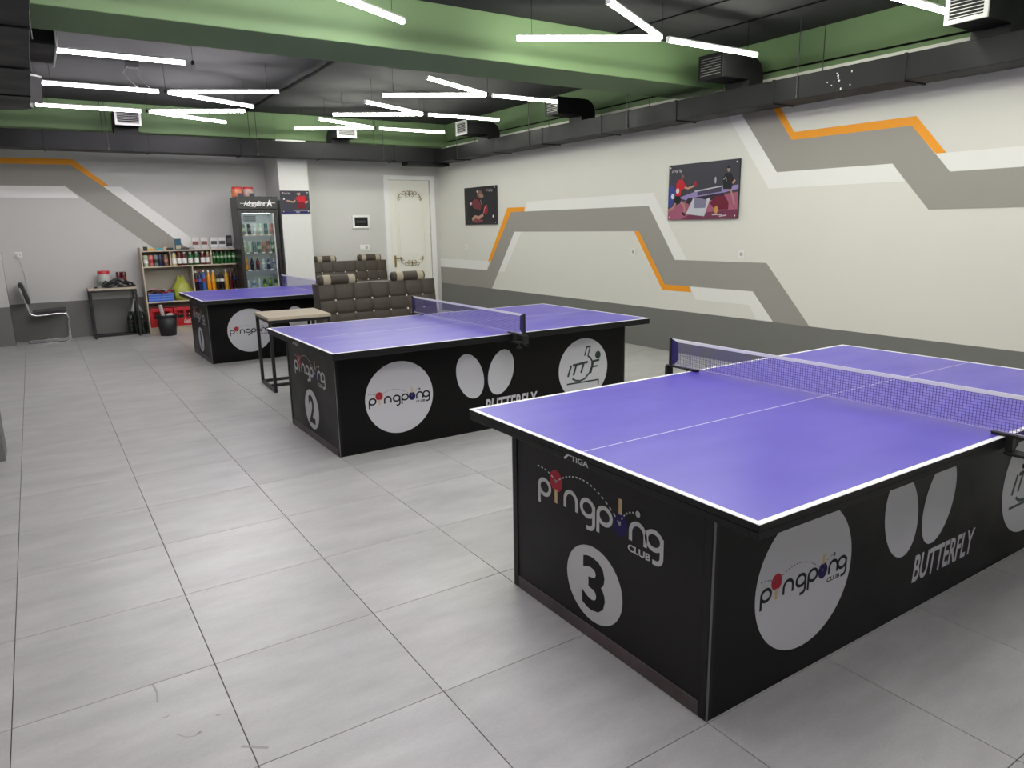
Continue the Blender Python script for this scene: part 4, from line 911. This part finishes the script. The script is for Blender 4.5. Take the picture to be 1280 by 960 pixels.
for k, (x, c, nm) in enumerate([(2.765,(.62,.20,.10),'orange'),(2.935,(.48,.34,.32),'pinkish')]):
    t = thing('candy_jar', '%s candy jar with red lid on top of the fridge' % nm, 'jar', (x, 12.0, FH), 0, 'candy jars on top of the fridge')
    MB().lathe([(.075,0),(.084,.012),(.084,.11),(.074,.125)], n=20).build('jar_body', mat('candy_'+nm, c, .25, var=.4, scale=30), t); MB().lathe([(.078,.125),(.078,.15),(.072,.155)], n=20).build('lid', mat('red_lid', (.50,.02,.03)), t)
    MB().box(-.01,-.088,.0,.07,-.06,.06).build('label', mat('label_navy_dark', (.03,.03,.07) if k == 0 else (.02,.02,.02), .5), t)
o = MB().tube([(3.02,11.95,FH+.006),(3.09,11.93,FH+.012),(3.14,11.98,FH+.006),(3.22,12.05,FH+.006)], .005, 6).build('fridge_cord', m_cable); tag(o, 'thin dark cord lying on top of the display fridge', 'cord')

# ---------------------------------------------------------------- posters (flat prints on thin boards)
mp_dark = mat('poster_dark', (.030,.030,.036), .35); mp_edge = mat('poster_edge', (.02,.02,.022), .5)
def pm(n, c): return mat('poster_'+n, c, .5, spec=.2)
def poster(name, label, org, ux, w, h, nrm, depth=.028):
    """org: bottom left corner on the wall as seen, ux: direction to the viewer's right"""
    t = thing(name, label, 'poster', org); ux = Vector(ux); nn = Vector(nrm)
    f = lambda u, v, l=0: tuple(ux*u+nn*(depth+.0004*l)+Vector((0,0,v)))
    MB().prism([(0,0),(w,0),(w,h),(0,h)], lambda u, v: tuple(ux*u+Vector((0,0,v))+nn*.001), lambda u, v: f(u, v)).build('board', mp_edge, t, bevel=.002, seg=1)
    def sh(nm, poly, c, l): MB().sheet([(p[0]*w, (1-p[1])*h) for p in poly], lambda u, v: f(u, v, l)).build(nm, pm(nm, c), t, fix=False)
    def el(nm, cx, cy, rx, ry, c, l, rot=0): MB().disc(cx*w, (1-cy)*h, rx*w, ry*h, lambda u, v: f(u, v, l), 20, rot).build(nm, pm(nm, c), t, fix=False)
    def st(nm, pts, wd, c, l): MB().ribbon([(p[0]*w, (1-p[1])*h) for p in pts], wd*h, lambda u, v: f(u, v, l)).build(nm, pm(nm, c), t, fix=False)
    for k, (u, v) in enumerate(((.03,.03),(w-.03,.03),(.03,h-.03),(w-.03,h-.03))):
        MB().disc(u, v, .008, .008, lambda a, b: f(a, b, 12), 12).build('stand_off_cap', m_alu_matt, t, fix=False)
    return t, f, sh, el, st
w, h = 1.02, .615
t, f, sh, el, st = poster('match_poster', 'large match photo board on the striped wall, red player and dark player at a table', (XR, 6.313, 1.567), (0,-1,0), w, h, (-1,0,0))
sh('hall_dark', [(0,0),(1,0),(1,1),(0,1)], (.045,.045,.060), 1)
sh('court_pink', [(0,.80),(.30,.64),(.55,.66),(.80,.58),(1,.55),(1,1),(0,1)], (.34,.10,.17), 2)
sh('court_shade', [(.20,1),(.35,.90),(.75,.86),(1,.84),(1,1)], (.16,.035,.075), 3)
sh('table_lilac', [(.16,.60),(.42,.50),(1,.43),(1,.50),(.62,.60),(.30,.66)], (.28,.22,.46), 4)
sh('table_under', [(.30,.62),(.80,.55),(.83,.62),(.35,.74),(.26,.69)], (.03,.02,.035), 5)
sh('support_white', [(.38,.62),(.55,.66),(.63,.62),(.55,.95),(.28,.90)], (.52,.53,.58), 6); sh('support_grey', [(.40,.60),(.58,.66),(.56,.80),(.40,.80)], (.20,.19,.28), 7)
sh('emblem_maroon', [(.62,.72),(.70,.60),(.82,.60),(.88,.72),(.88,.84),(.70,.84)], (.14,.012,.03), 6); el('emblem_yellow', .715, .84, .025, .07, (.50,.28,.06), 8)
sh('net_line', [(.40,.49),(.78,.43),(.78,.45),(.40,.51)], (.5,.5,.52), 6); sh('net_dark', [(.44,.51),(.78,.45),(.78,.53),(.44,.58)], (.06,.05,.09), 5)
st('net_post', [(.785,.42),(.785,.54)], .02, (.3,.3,.32), 7)
sh('seat_blue', [(0,.40),(.09,.37),(.11,.55),(.06,.75),(0,.78)], (.04,.06,.26), 5); el('seat_white', .07, .57, .025, .05, (.6,.6,.65), 7)
sh('shirt_red', [(.115,.36),(.16,.27),(.215,.27),(.26,.38),(.245,.44),(.20,.47),(.185,.58),(.11,.56)], (.50,.018,.03), 8)
el('number_white', .145, .475, .025, .05, (.65,.62,.62), 9); el('head_dark', .215, .225, .018, .040, (.20,.11,.08), 9)
st('arm_skin', [(.25,.42),(.30,.44),(.385,.405)], .035, (.48,.27,.20), 9); el('bat_red', .405, .37, .022, .05, (.30,.02,.035), 10)
sh('shorts_black', [(.11,.56),(.19,.57),(.20,.68),(.16,.72),(.09,.68)], (.012,.012,.016), 9)
st('leg_skin', [(.18,.66),(.25,.74),(.26,.86)], .045, (.42,.22,.18), 8); st('leg_skin', [(.12,.68),(.08,.78),(.01,.83)], .045, (.42,.22,.18), 8); el('shoe_black', .245, .90, .03, .022, (.02,.02,.02), 9, -.6)
sh('shirt_black', [(.79,.30),(.83,.22),(.90,.23),(.94,.33),(.91,.50),(.80,.49)], (.014,.014,.018), 8); el('head_skin', .865, .16, .020, .045, (.36,.20,.15), 9); el('hair_black', .865, .125, .022, .025, (.012,.010,.010), 10)
st('arm_skin', [(.92,.40),(.955,.35)], .035, (.55,.33,.26), 10); st('shirt_marks', [(.80,.33),(.83,.29),(.84,.36)], .012, (.4,.42,.36), 9)
st('leg_skin', [(.90,.50),(.93,.62),(.96,.76)], .035, (.50,.25,.22), 9); el('umpire_white', .69, .33, .012, .06, (.38,.38,.40), 6)
st('foot_marks', [(.66,.925),(.80,.925)], .018, (.55,.5,.55), 9); st('foot_marks', [(.76,.955),(.86,.94)], .018, (.55,.5,.55), 9)
pingpong(t, .05*w, .87*h, .15, lambda u, v, l: f(u, v, 9+l), m_disc, m_disc, False)
w, h = 1.03, .61
t, f, sh, el, st = poster('player_poster', 'dark photo board near the corner of the striped wall, player holding a red bat', (XR, 11.16, 1.557), (0,-1,0), w, h, (-1,0,0))
sh('ground_charcoal', [(0,0),(1,0),(1,1),(0,1)], (.026,.025,.030), 1)
sh('shirt_black', [(.10,.60),(.20,.36),(.45,.28),(.58,.45),(.60,.75),(.30,.95),(.12,.85)], (.018,.014,.018), 2)
sh('shirt_maroon', [(.22,.40),(.34,.31),(.46,.33),(.54,.50),(.52,.62),(.30,.56)], (.17,.03,.045), 3); el('head_dark', .50, .20, .085, .105, (.06,.035,.03), 4)
el('head_skin', .55, .235, .07, .05, (.40,.25,.21), 5, -.2); el('hair_light', .43, .12, .025, .03, (.55,.52,.50), 6); el('shoulder_white', .21, .43, .03, .04, (.60,.55,.53), 5)
st('collar_white', [(.52,.35),(.55,.45),(.57,.52)], .02, (.4,.33,.33), 5)
st('arm_skin', [(.24,.86),(.34,.79),(.46,.82),(.60,.74)], .085, (.52,.30,.27), 6); el('arm_red', .42, .90, .17, .05, (.24,.05,.06), 5)
el('bat_red', .68, .62, .065, .125, (.18,.03,.035), 7, -.25); st('bat_rim', [(.61,.70),(.645,.58),(.72,.50)], .02, (.55,.40,.36), 8); el('ball_white', .905, .79, .022, .035, (.85,.84,.80), 8)
pingpong(t, .70*w, .87*h, .20, lambda u, v, l: f(u, v, 9+l), m_disc, m_disc, False)
w, h = .458, .352
t, f, sh, el, st = poster('athlete_poster', 'small photo board on the white pillar, player in a red shirt', (3.366, YP-.003, 1.777), (1,0,0), w, h, (0,-1,0), .02)
sh('hall_dark', [(0,0),(1,0),(1,1),(0,1)], (.045,.045,.060), 1); sh('shirt_red', [(.50,.34),(.60,.24),(.84,.22),(.93,.36),(.94,.46),(.84,.48),(.84,.78),(.58,.78),(.58,.44)], (.42,.015,.03), 3)
el('head_skin', .63, .13, .06, .085, (.42,.28,.24), 4, .3); el('hair_dark', .615, .07, .055, .03, (.06,.04,.04), 5); st('arm_skin', [(.50,.42),(.42,.50),(.20,.43)], .06, (.45,.28,.26), 4); st('arm_skin', [(.94,.46),(.84,.54)], .07, (.5,.33,.3), 5)
sh('shirt_shade', [(.58,.50),(.84,.50),(.84,.78),(.58,.78)], (.16,.012,.02), 4); sh('shirt_shade', [(.84,.24),(.93,.36),(.94,.46),(.86,.45)], (.22,.01,.02), 4); el('ball_white', .11, .37, .03, .03, (.75,.72,.70), 5); st('table_line', [(.42,.86),(.99,.86)], .025, (.5,.48,.52), 5); sh('rail_indigo', [(0,.92),(1,.92),(1,1),(0,1)], (.03,.025,.13), 3)
for k in range(3): MB().ribbon(arcp((.52+.045*k)*w, (.06-.015*(k % 2))*h, .018*h*1.6, 0, 360, 14)[:-1], .003, lambda u, v: f(u, v, 7), True).build('ring_mark', m_disc, t, fix=False)
pingpong(t, .05*w, .86*h, .13, lambda u, v, l: f(u, v, 9+l), m_disc, m_disc, False)

# ---------------------------------------------------------------- wall sockets, switch, breaker box
m_sock = mat('white_socket_plastic', (.78,.78,.76), .35); m_sockd = mat('socket_recess', (.42,.42,.41), .5)
def socket(x, y, z, nrm, label, hole=True, wide=1):
    t = thing('wall_socket', label, 'socket', (x, y, z)); n = Vector(nrm); u = Vector((0,0,1)).cross(n)
    def bx(name, a, b, m, par, bv=.002):
        p0 = u*a[0]+n*a[1]+Vector((0,0,a[2])); p1 = u*b[0]+n*b[1]+Vector((0,0,b[2])); return MB().box(*p0, *p1).build(name, m, par, bevel=bv)
    pl = bx('plate', (-.043*wide,0,-.043), (.043*wide,.009,.043), m_sock, t)
    for k in range(wide):
        c = (k-(wide-1)/2)*.075
        if hole:
            b = MB(); R = [tuple(u*(c+.022*math.cos(q))+n*.0095+Vector((0,0,.022*math.sin(q)))) for q in [2*PI*i/20 for i in range(20)]]
            b.add(R, [tuple(range(20))]).build('socket_face', m_sockd, t, fix=False)
            b = MB()
            for s in (-1, 1): b.add([tuple(u*(c+s*.009+.0035*math.cos(q))+n*.0099+Vector((0,0,.0035*math.sin(q)))) for q in [2*PI*i/8 for i in range(8)]], [tuple(range(8))])
            b.build('pin_hole', m_black, t, fix=False)
        else: bx('rocker', (c-.025,.009,-.03), (c+.025,.0125,.03), m_sockd if k else m_sock, t)
    return t
socket(XR, 11.19, 1.178, (-1,0,0), 'white wall socket below the dark player poster near the corner')
socket(XR, 6.923, 1.182, (-1,0,0), 'white wall socket beside the lower orange stripe')
socket(XR, 5.23, 1.192, (-1,0,0), 'white wall socket below the big match poster')
socket(4.87, YD, 1.203, (0,-1,0), 'white double light switch below the breaker box by the door', False, 2)
t = socket(-.18, YB, 1.24, (0,-1,0), 'white wall socket with a plug in it above the black chair')
MB().box(-.025,-.045,-.03,.012,-.0095,.012).build('plug', m_sock, t, bevel=.004); MB().tube([(-.008,-.035,-.03),(.01,-.03,-.12),(.035,-.012,-.30),(.04,-.012,-.62)], .0035, 5).build('plug_cable', mat('pale_wire', (.5,.5,.49), .5), t)
t = thing('breaker_box', 'white framed breaker box with dark window on the wall left of the door', 'breaker box', (4.83, YD, 1.64))
b = MB()
for a in ((-.158,-.112,-.12,.112),(.12,-.112,.158,.112),(-.12,-.112,.12,-.075),(-.12,.075,.12,.112)): b.box(a[0],-.03,a[1],a[2],0,a[3])
b.build('box_frame', m_sock, t, bevel=.003); MB().box(-.12,-.02,-.075,.12,-.012,.075).build('dark_window', mat('smoked_window', (.012,.013,.014), .15), t); MB().box(-.12,-.012,-.075,.12,0,.075).build('box_back', m_black, t)
for k in range(6): MB().box(-.08+.027*k,-.0225,-.02,-.058+.027*k,-.0202,.02).build('breaker_switch', mat('dark_switch', (.05,.05,.05), .4), t)
